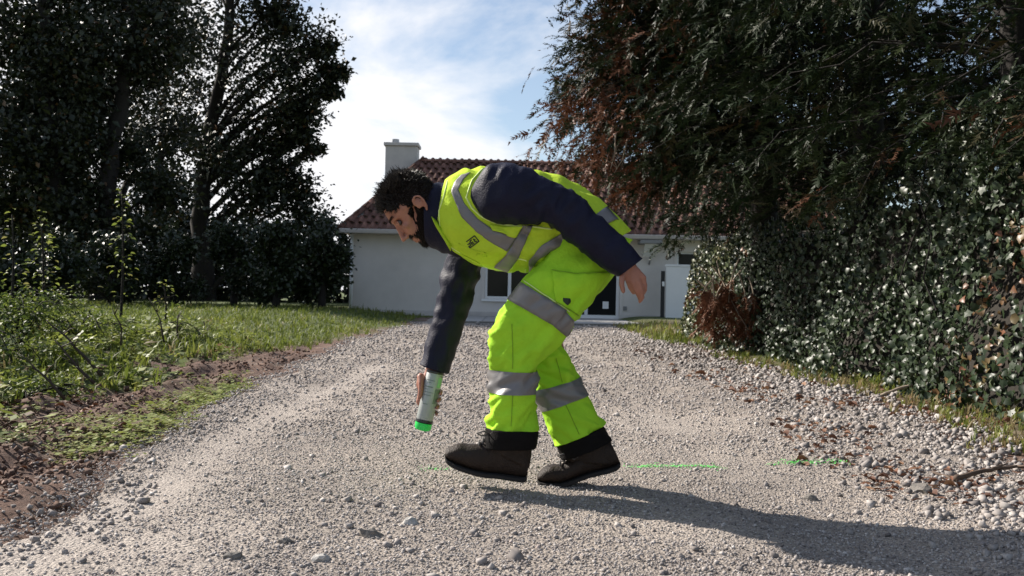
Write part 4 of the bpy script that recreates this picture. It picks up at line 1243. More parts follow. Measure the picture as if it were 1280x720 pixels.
def loft(secs, d, n=28, sub_=4, ex=2.35, wrinkle=0.0, wf=9.0, seed=0, off=0.0, capends=True, t0=0.0, t1=1.0, stretch=None, pinch=None):
    """secs: list of (a_px, b_px, half depth in m[, d]); rings between two outline points, Catmull-Rom through the list"""
    A = []
    for s in secs:
        dd = s[3] if len(s) > 3 else d
        a, b = P(*s[0], dd), P(*s[1], dd)
        A.append((a, b, s[2]))
    m = len(A) - 1
    def cat(p0, p1, p2, p3, t):
        return 0.5*((2*p1) + (p2-p0)*t + (2*p0-5*p1+4*p2-p3)*t*t + (3*p1-p0-3*p2+p3)*t*t*t)
    def at(u):
        u = max(0, min(m - 1e-6, u)); i = int(u); t = u - i
        q = [A[max(0,i-1)], A[i], A[i+1], A[min(m,i+2)]]
        return tuple(cat(q[0][k], q[1][k], q[2][k], q[3][k], t) for k in range(3))
    steps = max(2, int(round((t1-t0)*m*sub_)))
    V, F = [], []
    Yax = Vector((0, 1, 0))
    for j in range(steps+1):
        u = (t0 + (t1-t0)*j/steps)*m
        a, b, h = at(u)
        c = (a+b)/2; ax = (b-a)/2; L = ax.length; axn = ax/L
        for k in range(n):
            th = 2*math.pi*k/n; cs, sn = math.cos(th), math.sin(th)
            x = math.copysign(abs(cs)**(2/ex), cs); y = math.copysign(abs(sn)**(2/ex), sn)
            nrm = (axn*cs*h + Yax*sn*L).normalized()
            p = c + ax*x + Yax*(h*y)
            if wrinkle:
                q = Vector((p.x*wf, p.y*wf*.6, p.z*wf)) + Vector((seed*3.7, seed*1.3, 0))
                if stretch: q = Vector((p.dot(stretch[0])*wf*stretch[2], p.y*wf*.5, p.dot(stretch[1])*wf*stretch[3])) + Vector((seed*3.7,0,seed))
                w = noise.noise(q)*.5 + (1-abs(noise.noise(q*1.7+Vector((5,2,8))))*2.4)*.5 - .3 + .35*noise.noise(q*3.6)
                if pinch: w *= pinch(u/m)
                p = p + nrm*(w*wrinkle)
            V.append(p + nrm*off)
    for j in range(steps):
        for k in range(n):
            a_, b_ = j*n+k, j*n+(k+1)%n
            F.append((a_, a_+n, b_+n, b_))
    if capends:
        F.append(tuple(range(n))); F.append(tuple(reversed(range(steps*n, steps*n+n))))
    return V, F
def pobj(name, V, F, m, parent=man, smooth=True, solid=0):
    o = mesh_np(name, np.array([v[:] for v in V]), F, m, smooth=smooth)
    if parent is man: local(o, man)
    else: o.parent = parent
    if solid:
        md = o.modifiers.new('thickness', 'SOLIDIFY'); md.thickness = solid; md.offset = 1
    return o

# ---------------------------------------------------------------- trousers
near_leg = [((704,284),(786,300),.10,3.64), ((676,318),(772,334),.115,3.63), ((654,350),(744,372),.115,3.61), ((634,377),(716,411),.108), ((620,397),(702,427),.104),
            ((614,415),(690,440),.10), ((612,440),(677,451),.096), ((614,462),(671.5,464),.092), ((612,490),(671,491.5),.090), ((610,512),(671,514),.09), ((608,534),(672,537),.093)]
far_leg = [((712,284),(787,300),.10,3.78), ((694,330),(769,338),.11,3.79), ((676,370),(736,376),.108), ((667,400),(714,411),.10), ((660,430),(706,434),.094), ((661,458),(711,452),.09),
           ((668,487),(724,472),.088), ((674,514),(735,493),.088), ((685,535),(744,512),.09), ((696,555),(753,531),.092)]
tz1 = Vector((.75,0,.66)); tz2 = Vector((-.66,0,.75))
kp = lambda u: 1.0 + .45*math.exp(-((u-.52)/.16)**2) + .5*math.exp(-((u-.98)/.1)**2)
V1, F1 = loft(near_leg, DN, 56, 12, 2.5, .024, 9.5, 1, stretch=(tz1, tz2, .5, 1.3), pinch=kp)
V2, F2 = loft(far_leg, DF, 56, 12, 2.5, .023, 9.5, 2, stretch=(Vector((.9,0,-.4)), Vector((.4,0,.9)), .5, 1.3), pinch=kp)
V = V1 + V2; F = F1 + [tuple(i+len(V1) for i in f) for f in F2]
trousers = pobj('trousers', V, F, M_yelt)
near_bvh = BVHTree.FromPolygons([v for v in V1], F1); far_bvh = BVHTree.FromPolygons([v for v in V2], F2)
def ringband(secs, d, t0, t1, seed, st, name='reflective_band', m=M_band, off=.004, par=trousers, n=56):
    Vb, Fb = loft(secs, d, n, 12, 2.5, .024 if seed == 1 else .023, 9.5, seed, off, False, t0, t1, stretch=st, pinch=kp)
    return pobj(name, Vb, Fb, m, par, True)
n1 = len(near_leg)-1; n2 = len(far_leg)-1
S1 = (tz1, tz2, .5, 1.3); S2 = (Vector((.9,0,-.4)), Vector((.4,0,.9)), .5, 1.3)
ringband(near_leg, DN, 7/n1, 8/n1, 1, S1)
ringband(far_leg, DF, 6/n2, 7/n2, 2, S2)
# black cuffs that fall over the boots
Vc, Fc = loft([((607.5,534),(672.5,537),.096), ((606,546),(672,548),.097), ((605,558),(669.5,558.5),.095)], DN, 32, 5, 2.5, .010, 12, 5, 0.003)
pobj('trouser_cuff', Vc, Fc, M_blackc, trousers)
Vc, Fc = loft([((695.5,556),(753.5,531),.095), ((699,564),(758,540),.095), ((703,573),(763.5,549),.092)], DF, 32, 5, 2.5, .010, 12, 6, 0.003)
pobj('trouser_cuff', Vc, Fc, M_blackc, trousers)
# thin pale piping at the hems
def piping(name, pts, r, parent, m=M_trim):
    v, f = tube(pts, r, 6); return pobj(name, v, f, m, parent)
def proj(px, py, bvh, off, back=False):
    o = Vector((0,0,CAM_H)); d = (P(px, py, 3.0) - o).normalized()
    h = bvh.ray_cast(o, d)
    if h[0] is None:
        q = bvh.find_nearest(P(px, py, 3.55)); return q[0] + Vector((0,-off,0))
    if back:
        h2 = bvh.ray_cast(h[0] + Vector((0, 1.2, 0)), Vector((0,-1,0)))
        return (h2[0] if h2[0] else h[0]) + Vector((0, off, 0))
    nn = h[1] if h[1].dot(d) < 0 else -h[1]
    return h[0] + (nn*.5 - d*.5).normalized()*off
def resample(pl, n):
    pl = [Vector((*p, 0)) for p in pl]; L = [0]
    for i in range(1, len(pl)): L.append(L[-1] + (pl[i]-pl[i-1]).length)
    out = []
    for k in range(n):
        s = L[-1]*k/(n-1); i = 0
        while i < len(L)-2 and L[i+1] < s: i += 1
        t = (s-L[i])/max(1e-9, L[i+1]-L[i]); p = pl[i].lerp(pl[i+1], min(1,t)); out.append((p.x, p.y))
    return out
def strip(name, ea, eb, bvh, m, parent, off=.005, n=26, w=6, sides=(False,), thick=.0025):
    if len(sides) == 2:
        return [strip(name, ea, eb, bvh, m, parent, off, n, w, (q,), thick) for q in sides]
    A, B = resample(ea, n), resample(eb, n); V, F = [], []
    for bk in sides:
        b0 = len(V)
        for i in range(n):
            for j in range(w):
                t = j/(w-1); V.append(proj(A[i][0]*(1-t)+B[i][0]*t, A[i][1]*(1-t)+B[i][1]*t, bvh, off, bk))
        for i in range(n-1):
            for j in range(w-1):
                q = (b0+i*w+j, b0+i*w+j+1, b0+(i+1)*w+j+1, b0+(i+1)*w+j)
                F.append(q)
    return pobj(name, V, F, m, parent, True, thick)
strip('reflective_band', [(652,353),(680,370),(708,388)], [(635,375),(664,391),(694,408)], near_bvh, M_band, trousers, .006)
strip('reflective_band', [(706,388),(721,405)], [(692,407.5),(713,425)], near_bvh, M_band, trousers, .0045, 12)
piping('piping', [proj(x, y, near_bvh, .004) for x, y in resample([(655,351),(680,368),(707,386),(712,390)], 24)], .0022, trousers)
# dark shield-shaped badge on the thigh
bc = (708, 376); ea = [(bc[0]-4.5, bc[1]-4), (bc[0]-4.2, bc[1]+1), (bc[0]-.5, bc[1]+4.5)]; eb = [(bc[0]+4.5, bc[1]-3), (bc[0]+4.2, bc[1]+1.5), (bc[0]+.5, bc[1]+5)]
strip('badge', ea, eb, near_bvh, M_ink, trousers, .0095, 8, 4)
strip('cargo_pocket', [(690,338),(720,342),(763,340)], [(694,377),(712,387),(725,396)], near_bvh, M_yelt, trousers, .003, 22, 12, thick=.0045)
M_seam = mat('seam_thread', (0.20, 0.36, 0.02), 0.9)
for line in ([(640,405),(641,440),(641,461)], [(641,491),(640,515),(639,533)], [(690,338),(720,342),(763,340)], [(694,377),(712,387),(725,396)]):
    piping('seam', [proj(x, y, near_bvh, .002 if line[0][0] < 680 else .0085) for x, y in resample(line, 26)], .0013, trousers, M_seam)
for line in ([(695,448),(699,462),(703,478)], [(706,504),(716,525),(724,543)]):
    piping('seam', [proj(x, y, far_bvh, .002) for x, y in resample(line, 20)], .0013, trousers, M_seam)

# ---------------------------------------------------------------- jacket (collar, body glimpsed, sleeves)
col_secs = [((580,224),(588,320),.15), ((566,225),(570,321),.125), ((555,229),(556,318),.098), ((545,229),(545,312),.088), ((538,231),(537,308),.083), ((532,236),(532,303),.079)]
Vj, Fj = loft(col_secs, DM, 36, 6, 2.1, .008, 10, 9)
jacket = pobj('jacket', Vj, Fj, M_navy)
# far arm hanging to the can
far_arm = [((592,262),(626,285),.07,3.86), ((566,300),(612,312),.078,3.88), ((556,330),(604,338),.078,3.89), ((547,370),(592,373),.074,3.89), ((540,400),(582,404),.07,3.88), ((532,430),(572,434),.064,3.87), ((525,455),(561,467),.060,3.86)]
sa, sb_ = Vector((.3,0,.95)), Vector((.95,0,-.3))
Vs, Fs = loft(far_arm, 3.88, 44, 12, 2.15, .017, 10, 3, stretch=(Vector((.3,0,.95)), Vector((.95,0,-.3)), .75, 1.0), pinch=lambda u: .6+.6*math.exp(-((u-.45)/.2)**2))
pobj('sleeve', Vs, Fs, M_navy, jacket)
near_arm = [((590,232),(588,258),.05,3.57), ((606,209),(604,272),.080,3.535), ((624,204.5),(622,279),.088,3.52), ((645,206),(643,281),.088,3.51), ((678,219),(669,282),.085,3.50), ((710,236),(688,284),.082,3.49), ((738,258),(705,299),.078,3.48), ((766,284),(732,320),.072,3.47), ((790,308),(757,337),.064,3.46), ((804,322),(772,346),.058,3.455)]
Vs, Fs = loft(near_arm, 3.5, 44, 10, 2.2, .018, 10, 4, stretch=(Vector((.8,0,-.6)), Vector((.6,0,.8)), 1.3, .6), pinch=lambda u: .5+.7*math.exp(-((u-.5)/.22)**2))
pobj('sleeve', Vs, Fs, M_navy, jacket)

# ---------------------------------------------------------------- vest
vest_secs = [((559,224),(549,284),.125), ((567,218),(563,310),.155), ((582,212),(586,325),.178), ((604,210),(612,335),.188), ((630,211.5),(636,340),.192), ((660,214),(664,338),.192), ((692,221),(696,330),.19), ((718,230),(716,320),.19), ((740,244),(728,315),.19), ((764,266),(738,313),.19), ((786,290),(746,312),.186)]
Vv, Fv = loft(vest_secs, DM, 64, 9, 2.35, .028, 7.5, 7, capends=False, stretch=(Vector((.5,0,.86)), Vector((.86,0,-.5)), 1.4, .6), pinch=lambda u: .35 + 1.0*math.exp(-((u-.5)/.25)**2))
vest = pobj('vest', Vv, Fv, M_yel)
md = vest.modifiers.new('thickness', 'SOLIDIFY'); md.thickness = .003; md.offset = -1
vb = BVHTree.FromPolygons(Vv, Fv)
both = (False, True)
strip('reflective_band', [(577,219),(569,227),(564,240),(577,271),(596,290),(617,305),(634,314)], [(588,216),(580,224),(573,237),(581,255),(597,273),(615,286),(646,297)], vb, M_band, vest, .0065, 40, 7, both)
strip('reflective_band', [(653,281),(646,297),(632,319),(618,333)], [(666,283),(658,299),(649,321),(635,339)], vb, M_band, vest, .009, 30, 7, both)
strip('reflective_band', [(661,325),(677,307),(700,292),(716,285),(740,272),(761,257)], [(661,339),(671,325),(690,312),(720,299),(750,284),(775,273)], vb, M_band, vest, .007, 36, 7, both)
# the bright underarm flap and folded chest pocket edges
strip('pocket_flap', [(612,281),(628,283),(653,281)], [(616,289),(633,294),(644,297)], vb, M_yel, vest, .013, 18, 5)
strip('pocket_flap', [(563,309),(580,318),(596,326),(611,336)], [(566,315),(583,325),(597,333),(606,337)], vb, M_yel, vest, .005, 18, 4)
arm_edge = [(640,207),(620,207),(603,212),(590,226),(583,247),(590,260),(602,271),(622,280),(655,283),(690,286)]
piping('piping', [proj(x, y, vb, .004) for x, y in resample(arm_edge, 44)], .0032, vest)
piping('piping', [proj(x, y, vb, .003) for x, y in resample([(560,226),(555,246),(549,264),(551,285)], 20)], .003, vest)
piping('piping', [proj(x, y, vb, .003) for x, y in resample([(565,309),(590,325),(612,335),(650,341),(660,339)], 30)], .0028, vest)
# upright collar points of the vest
V, F = [], []
for (x0, y0), (x1, y1) in (((539,271),(541,275)), ((546,277),(545,284)), ((556,291),(555,300)), ((566,303),(563,314))):
    V += [P(x0, y0, 3.615), P(x1, y1, 3.60)]
for i in range(3): F.append((2*i, 2*i+1, 2*i+3, 2*i+2))
pobj('collar_flap', V, F, M_yel, vest, True, .003)
# printed mark on the chest: a boxed line of lettering
def stroke(a, b, w, bvh, parent, off=.0055):
    dx, dy = b[0]-a[0], b[1]-a[1]; L = math.hypot(dx, dy); ox, oy = -dy/L*w/2, dx/L*w/2
    return [(a[0]+ox, a[1]+oy), (b[0]+ox, b[1]+oy)], [(a[0]-ox, a[1]-oy), (b[0]-ox, b[1]-oy)]
V, F = [], []
ux, uy = .80, -.60      # writing direction, up the chest
vx, vy = .60, .80
def lp(s, t): return (590 + ux*s + vx*t, 303 + uy*s + vy*t)
for (s0, t0), (s1, t1) in (((-5,-5),(8,-5)), ((8,-5),(8,4)), ((8,4),(-6,4)), ((-6,4),(-6,1)), ((-6,-1),(-3,-1)), ((-6,2),(-3,2)), ((-3,-2),(-3,2)), ((-1,-3),(-1,2)), ((-1,-3),(2,-3)), ((-1,0),(2,0)), ((-1,2),(2,2)), ((4,-3),(4,2)), ((4,-1),(6,-1)), ((4,2),(6,2))):
    ea, eb = stroke(lp(s0, t0), lp(s1, t1), 1.35, vb, vest)
    b0 = len(V)
    for k in range(5):
        t = k/4
        for e in (ea, eb): V.append(proj(e[0][0]*(1-t)+e[1][0]*t, e[0][1]*(1-t)+e[1][1]*t, vb, .005))
    for k in range(4): F.append((b0+2*k, b0+2*k+1, b0+2*k+3, b0+2*k+2))
pobj('chest_print', V, F, M_ink, vest, True, .001)

# ---------------------------------------------------------------- boots
def boot(secs, shaft, d, sole_t, name='boot', width=1.0, lace=None):
    # secs: (bottom px, top px, half width)
    up = [((b[0], b[1]-sole_t*.8), t, w*width) for b, t, w in secs]
    V, F = loft([(u[0], u[1], u[2]) for u in up], d, 24, 5, 2.2, .004, 20, 3)
    Vs_, Fs_ = loft(shaft, d, 24, 4, 2.1, .006, 18, 4)
    bo = pobj(name, V + Vs_, F + [tuple(i+len(V) for i in f) for f in Fs_], M_boot)
    so = [((b[0], b[1]), (b[0]+(.2), b[1]-sole_t), w*width+.005) for b, t, w in secs]
    V, F = loft(so, d, 26, 5, 6, 0)
    pobj('sole', V, F, M_sole, bo, False)
    if lace:
        mbl = MB()
        for (x0, y0), (x1, y1) in lace:
            a, b = P(x0, y0, d-.035), P(x1, y1, d+.035)
            mbl.tube([a, a.lerp(b,.5)+Vector((-.008,0,.012)), b], .0035, 6)
            a, b = P(x0, y0, d+.035), P(x1, y1, d-.035); mbl.tube([a, a.lerp(b,.5)+Vector((-.006,0,.010)), b], .0035, 6)
        x, y = lace[-1][1]
        q = P(x, y, d-.05)
        mbl.tube([q, q+Vector((-.02,-.02,.014)), q+Vector((-.045,-.015,.006)), q+Vector((-.03,-.01,-.004)), q], .003, 6)
        mbl.tube([q, q+Vector((.012,-.025,.012)), q+Vector((.035,-.03,.002)), q+Vector((.02,-.02,-.006)), q], .003, 6)
        l = mbl.obj('lace', M_lace, None, True); l.parent = bo
    return bo
bs = [((556.5,573),(557,565),.022), ((558,576.5),(558,561.5),.034), ((562,580),(563,557.5),.043), ((572,585),(575,554),.050), ((588,590.5),(592,555),.051), ((606,595),(609,551.5),.046), ((622,596.5),(623,540),.042), ((640,599.5),(641,535),.040), ((652,601),(656,548),.037), ((658.5,600.5),(661.5,574),.028)]
boot(bs, [((611,560),(661,585),.046), ((609,548),(665,562),.049), ((610,535),(668,537),.05)], DN, 6, lace=[((599,557),(604,553)), ((604,554),(609,548)), ((608,550),(612,543))])
bs = [((671.5,602),(672,594),.022), ((673,605),(674,590.5),.034), ((677,606.8),(679,585),.043), ((688,607.5),(688,581),.050), ((704,607),(703,579),.051), ((722,600.5),(717,570),.046), ((738,595),(733,558),.042), ((754,591.5),(748,548),.040), ((768,587.5),(762,552),.037), ((774.5,583),(770,566),.028)]
boot(bs, [((706,575),(771,580),.046), ((703,567),(766,560),.049), ((702,556),(760,540),.05)], DF, 6, lace=[((700,582),(706,576)), ((705,577),(711,571))])

# ---------------------------------------------------------------- body: one continuous surface (head, hands, limbs under the cloth)
hf = Vector((-.58, 0, -.8146)); hu = Vector((-.8146, 0, .58)); hs = Vector((0, 1, 0))
HC = P(518, 259, DM)
HSC = 1.05
def hp_(f, u, s): return HC + (hf*f + hu*u + hs*s)*HSC
prof = [(-.010,.122),(.032,.116),(.062,.098),(.082,.072),(.0915,.046),(.096,.026),(.0935,.016),(.089,.006),(.091,-.010),(.094,-.028),(.095,-.048),(.0955,-.060),(.0965,-.068),(.0925,-.0735),(.0955,-.081),(.090,-.091),(.0925,-.103),(.088,-.116),(.072,-.123),(.045,-.116),(.018,-.10),(-.015,-.088),(-.05,-.075),(-.078,-.045),(-.096,-.005),(-.101,.035),(-.090,.075),(-.058,.107)]
pa = sorted((math.atan2(u, f), math.hypot(f, u)) for f, u in prof)
pt = np.array([q[0] for q in pa]); pr = np.array([q[1] for q in pa])
def rad_at(th): return float(np.interp(th, np.concatenate([pt-2*math.pi, pt, pt+2*math.pi]), np.tile(pr, 3)))
def half_w(f, u):
    w = .077
    w *= 1 - .40*float(sst(-.02, -.12, u)) 
    w *= 1 - .22*float(sst(.04, .10, f))*float(sst(.10, -.02, u))
    w *= 1 - .10*float(sst(.03, .12, u))
    return w
def head_pt(th, ph):
    r = rad_at(th); f, u = r*math.cos(th), r*math.sin(th)
    c = math.copysign(abs(math.cos(ph))**.78, math.cos(ph)); s = math.sin(ph)
    f2, u2 = f*c, u*c
    sd = half_w(f, u)*s
    # eye sockets and cheeks
    e = math.exp(-((u2-.008)/.017)**2)*math.exp(-((abs(sd)-.032)/.017)**2)*(f2 > .03)
    ck = math.exp(-((u2+.028)/.022)**2)*math.exp(-((abs(sd)-.045)/.02)**2)*(f2 > .02)
    bw = math.exp(-((u2-.028)/.010)**2)*math.exp(-((abs(sd)-.028)/.022)**2)*(f2 > .04)
    f2 += -.014*e + .006*ck + .004*bw
    return f2, u2, sd
bm_v, bm_f = [], []
def addm(V, F):
    b = len(bm_v); bm_v.extend([Vector(v) for v in V]); bm_f.extend([tuple(i+b for i in f) for f in F])
NT, NP = 72, 36
HV = []
for i in range(NT):
    th = -math.pi + 2*math.pi*i/NT
    for j in range(NP+1):
        ph = -math.pi/2 + math.pi*j/NP
        HV.append(hp_(*head_pt(th, ph)))
HF = [(i*(NP+1)+j, ((i+1)%NT)*(NP+1)+j, ((i+1)%NT)*(NP+1)+j+1, i*(NP+1)+j+1) for i in range(NT) for j in range(NP)]
# closed: each half-ring spans pole to pole, so weld the poles
hb = bmesh.new(); vv = [hb.verts.new(v) for v in HV]
for f in HF: hb.faces.new([vv[k] for k in f])
bmesh.ops.remove_doubles(hb, verts=hb.verts[:], dist=1e-5); bmesh.ops.recalc_face_normals(hb, faces=hb.faces[:])
hb.verts.index_update(); addm([v.co.copy() for v in hb.verts], [tuple(v.index for v in f.verts) for f in hb.faces])
head_bvh = BVHTree.FromBMesh(hb); hb.free()
def ball(c, r, sc=(1,1,1), axes=None):
    b = bmesh.new(); bmesh.ops.create_icosphere(b, subdivisions=3, radius=1)
    b.verts.index_update()
    ax = axes or (Vector((1,0,0)), Vector((0,1,0)), Vector((0,0,1)))
    addm([Vector(c) + sum((ax[k]*(v.co[k]*r*sc[k]) for k in range(3)), Vector()) for v in b.verts], [tuple(v.index for v in f.verts) for f in b.faces]); b.free()
def chain(pts, rad, n=14):
    pts = [Vector(p) for p in pts]
    for p, r in zip(pts, rad): ball(p, r)
    for i in range(len(pts)-1):
        v, f = tube([pts[i], pts[i+1]], [rad[i], rad[i+1]], n); addm(v, f)
HA = (hf, hu, hs)
# nose: bridge, tip, wings; lips; brow; ears
chain([hp_(.092,.010,0), hp_(.103,-.014,0), hp_(.114,-.036,0)], [.0075, .0085, .0095])
ball(hp_(.115,-.038,0), .0115, (1,.85,1.0), HA)
for s in (1,-1):
    ball(hp_(.102,-.044,.012*s), .0085, (1.1,.8,.8), HA)
    chain([hp_(.060+.030,.024,.018*s), hp_(.088,.029,.034*s), hp_(.070,.024,.050*s)], [.006,.006,.005])
    ball(hp_(.072,-.02,.045*s), .018, (.7,.8,.6), HA)
ball(hp_(.0955,-.066,0), .018, (.30,.25,1.1), HA); ball(hp_(.0945,-.080,0), .017, (.34,.30,1.0), HA)
for s in (1,-1):   # ear: rim, lobe, bowl
    ec = (-.018, -.022)
    rim = [hp_(ec[0]+f, ec[1]+u, (.079+o)*s) for f, u, o in ((.010,-.004,0),(.012,.016,.004),(.004,.030,.009),(-.012,.032,.014),(-.022,.018,.016),(-.021,0,.014),(-.012,-.018,.009),(-.001,-.028,.005))]
    chain(rim, [.0045,.005,.005,.005,.005,.005,.0055,.0065], 8)
    ball(hp_(ec[0]-.006, ec[1]+.004, .081*s), .018, (.8,1.25,.28), HA)
# neck and trunk
chain([hp_(-.045,-.03,0), P(556,262,DM), P(584,262,DM)], [.062,.062,.070])
chain([P(584,262,DM), P(630,268,DM), P(690,282,DM), P(730,300,DM)], [.10,.125,.125,.13], 20)
chain([P(620,262,3.60), P(618,268,3.80)], [.08,.08])
chain([P(728,312,3.63), P(652,408,3.61), P(642,470,3.61), P(640,560,3.61)], [.085,.065,.05,.036])
chain([P(728,316,3.78), P(686,424,3.80), P(708,505,3.80), P(737,565,3.80)], [.080,.050,.042,.034])
# near arm and hand
chain([P(622,248,3.535), P(705,262,3.49), P(760,305,3.47), P(786,331,3.455)], [.055,.045,.036,.025])
W = P(786,331,3.455)
kn = [P(785,351,3.452), P(791,353,3.445), P(798,352,3.447), P(804.5,347,3.456)]
for k in kn: chain([W, W.lerp(k,.55), k], [.020,.0135,.0105], 10)
ball(P(793,343,3.45), .030, (.85,.42,1.0))
for p0, path, r in ((kn[0], [(788,360,3.462),(792,366,3.482),(794,363,3.497)], .0088), (kn[1], [(795,363,3.452),(799,371,3.468),(800,373,3.486)], .0092), (kn[2], [(801.5,362,3.448),(803,372,3.456),(800,377,3.472)], .0090), (kn[3], [(806.5,355,3.458),(806.5,363,3.464),(804,368,3.474)], .0078)):
    q = [P(*p) for p in path]; chain([p0]+q, [r*1.1, r, r*.92, r*.78], 10)
chain([P(783,337,3.45), P(778,346,3.437), P(777,355,3.430), P(779,364,3.430)], [.014,.0115,.0102,.0085], 10)
# far arm and hand round the can
can_a = P(544.5, 464, 3.845); can_b = P(527.5, 539, 3.835)
cax = (can_b - can_a).normalized(); CL = (can_b - can_a).length; CR = .0335
cright = Vector((cax.z*-1, 0, cax.x)).normalized()
if cright.x < 0: cright = -cright
cfar = cax.cross(cright).normalized()
if cfar.y < 0: cfar = -cfar
def cp(ang, t, r):
    a = R(ang); return can_a + cax*t + (cright*math.cos(a) + cfar*math.sin(a))*r
WF = P(540, 462, 3.885)
chain([P(588,285,3.87), P(570,380,3.89), P(548,440,3.885), WF], [.05,.036,.028,.026])
pal = []
for k, t in enumerate((.060, .085, .109, .131)):
    kk = cp(150, t, CR+.013 + .002*(k==1)); pal.append(kk)
    chain([WF, WF.lerp(kk,.5)+Vector((-.004,.006,0)), kk], [.023,.0155,.011], 10)
    r = (.0095,.0098,.0094,.0084)[k]
    tip = (-22,-30,-26,-12)[k]
    angs = [150, 112, 70, 28, tip]
    chain([cp(a, t+.006*q+.004*(k-1), CR+.0088) for q, a in enumerate(angs)], [r*1.1, r*1.04, r, r*.92, r*.8], 10)
ball(cp(165,.062,CR+.016), .030, (.55,.55,1.0))
chain([cp(176,.035,CR+.018), cp(196,.058,CR+.013), cp(208,.085,CR+.0105), cp(212,.112,CR+.0095)], [.0165,.0125,.0112,.0088], 10)

tmp = bpy.data.meshes.new('body_raw'); tmp.from_pydata([v[:] for v in bm_v], [], bm_f)
ob = bpy.data.objects.new('body_raw', tmp); COL.objects.link(ob)
rm = ob.modifiers.new('r', 'REMESH'); rm.mode = 'VOXEL'; rm.voxel_size = .0048; rm.use_smooth_shade = True
sm = ob.modifiers.new('s', 'SMOOTH'); sm.factor = .5; sm.iterations = 3
dg = bpy.context.evaluated_depsgraph_get()
me = bpy.data.meshes.new_from_object(ob.evaluated_get(dg)); me.name = 'body'
bpy.data.objects.remove(ob); bpy.data.meshes.remove(tmp)
me.materials.clear(); me.materials.append(M_skin)
me.polygons.foreach_set('use_smooth', np.ones(len(me.polygons), dtype=bool))
body = bpy.data.objects.new('body', me); COL.objects.link(body); local(body, man)

# eyes (lowered lids), eyebrows
for s in (1,-1):
    b = MB(); bm = bmesh.new(); bmesh.ops.create_uvsphere(bm, u_segments=14, v_segments=10, radius=.0118)
    bm.verts.index_update(); c = hp_(.0755,.006,.031*s)
    b.add([c+v.co for v in bm.verts], [[v.index for v in f.verts] for f in bm.faces]); bm.free()
    local(b.obj('eye', M_eye, None, True), man)
    b = MB()
    cc = hp_(.0755,.0065,.031*s); V, F = [], []
    for i in range(7):
        a = R(-42 + 122*i/6)
        for j in range(9):
            ph = R(-75 + 150*j/8)
            dv = (hf*math.cos(a) + hu*math.sin(a))*math.cos(ph) + hs*math.sin(ph)
            V.append(cc + dv*.0132)
    for i in range(6):
        for j in range(8): F.append((i*9+j, i*9+j+1, (i+1)*9+j+1, (i+1)*9+j))
    local(pobj('eyelid', V, F, M_skin, None), man)
# hair: a cap of scalp hair plus thousands of tapered strands
def strands(pts, dirs, lens, rad, curl, seg=4):
    n = len(pts); V = np.zeros((n, seg+1, 3, 3)); 
    p = pts.copy(); d = norm(dirs)
    ph = rng.uniform(0, 6.28, n)
    for s in range(seg+1):
        w = rad*(1-.82*s/seg)
        a = norm(np.cross(d, np.array([.3,.7,.2]))); b = np.cross(d, a)
        for k in range(3):
            q = 2*np.pi*k/3; V[:,s,k] = p + (a*math.cos(q)+b*math.sin(q))*w[:,None]
        d = norm(d + curl[:,None]*(a*np.cos(ph+s*1.5)[:,None] + b*np.sin(ph+s*1.5)[:,None]))
        p = p + d*(lens/seg)[:,None]
    i = np.arange(n)[:,None]*((seg+1)*3)
    Fs = []
    for s in range(seg):
        for k in range(3):
            a, b = s*3+k, s*3+(k+1)%3
            Fs.append(np.concatenate([i+a, i+b, i+b+3, i+a+3], 1))
    return V.reshape(-1,3), np.concatenate(Fs)
def scalp(f, u, s):
    if u > .088: return 1
    if f < -.022 and u > -.085: return 1
    if u > .035 and f < .050 + .022*(u-.035)/.05: return 1
    if -.02 < u <= .035 and f < .016: return 1
    return 0
def beardy(f, u, s):
    if u < -.055 and f > .02 and not (abs(s) < .022 and -.086 < u < -.062): return 1
    if -.058 < u < -.045 and f > .085 and abs(s) < .026: return 1
    if -.085 < u < .0 and -.022 < f < .035 + .5*max(0, -u-.02): return 1
    return 0
hp, hd, hl, bp_, bd, bl = [], [], [], [], [], []
def samples(n):
    for _ in range(n):
        th = random.uniform(-math.pi, math.pi); ph = math.asin(random.uniform(-1,1))
        f, u, s = head_pt(th, ph); yield f, u, s
ctr = HC
for f, u, s in samples(9500):
    p = hp_(f, u, s); nrm = (p - hp_(-.005, .02, 0)).normalized()
    jit = random.gauss(0, .004)
    if scalp(f+jit, u+random.gauss(0,.004), s):
        top = float(sst(.03, .10, u)) 
        back = 1 - top
        d = nrm*(.55+.45*top) + hf*(.45*top) + hu*(-.5*back + .15*top) + hf*(-.25*back)
        g = noise.noise(p*38); d = d + Vector((noise.noise(p*30), noise.noise(p*30+Vector((7,0,0))), noise.noise(p*30+Vector((0,7,0)))))*.9
        hp.append(p[:]); hd.append(d[:]); hl.append((.018 + .019*top)*(1+.5*g)*random.uniform(.75,1.2))
    elif beardy(f, u, s) and random.random() < .85:
        d = nrm*.5 - hu*.8 + hf*.15
        bp_.append(p[:]); bd.append(d[:]); bl.append(random.uniform(.006,.013)*(1.3 if u < -.09 else 1))
hp = np.array(hp); V, F = strands(hp, np.array(hd), np.array(hl), np.full(len(hp), .0026), np.full(len(hp), .7), 4)
hair = local(mesh_np('hair', V, F, M_hair, smooth=True), man)
bp_ = np.array(bp_); V, F = strands(bp_, np.array(bd), np.array(bl), np.full(len(bp_), .0010), np.full(len(bp_), .25), 3)
local(mesh_np('beard', V, F, M_hair, smooth=True), man)
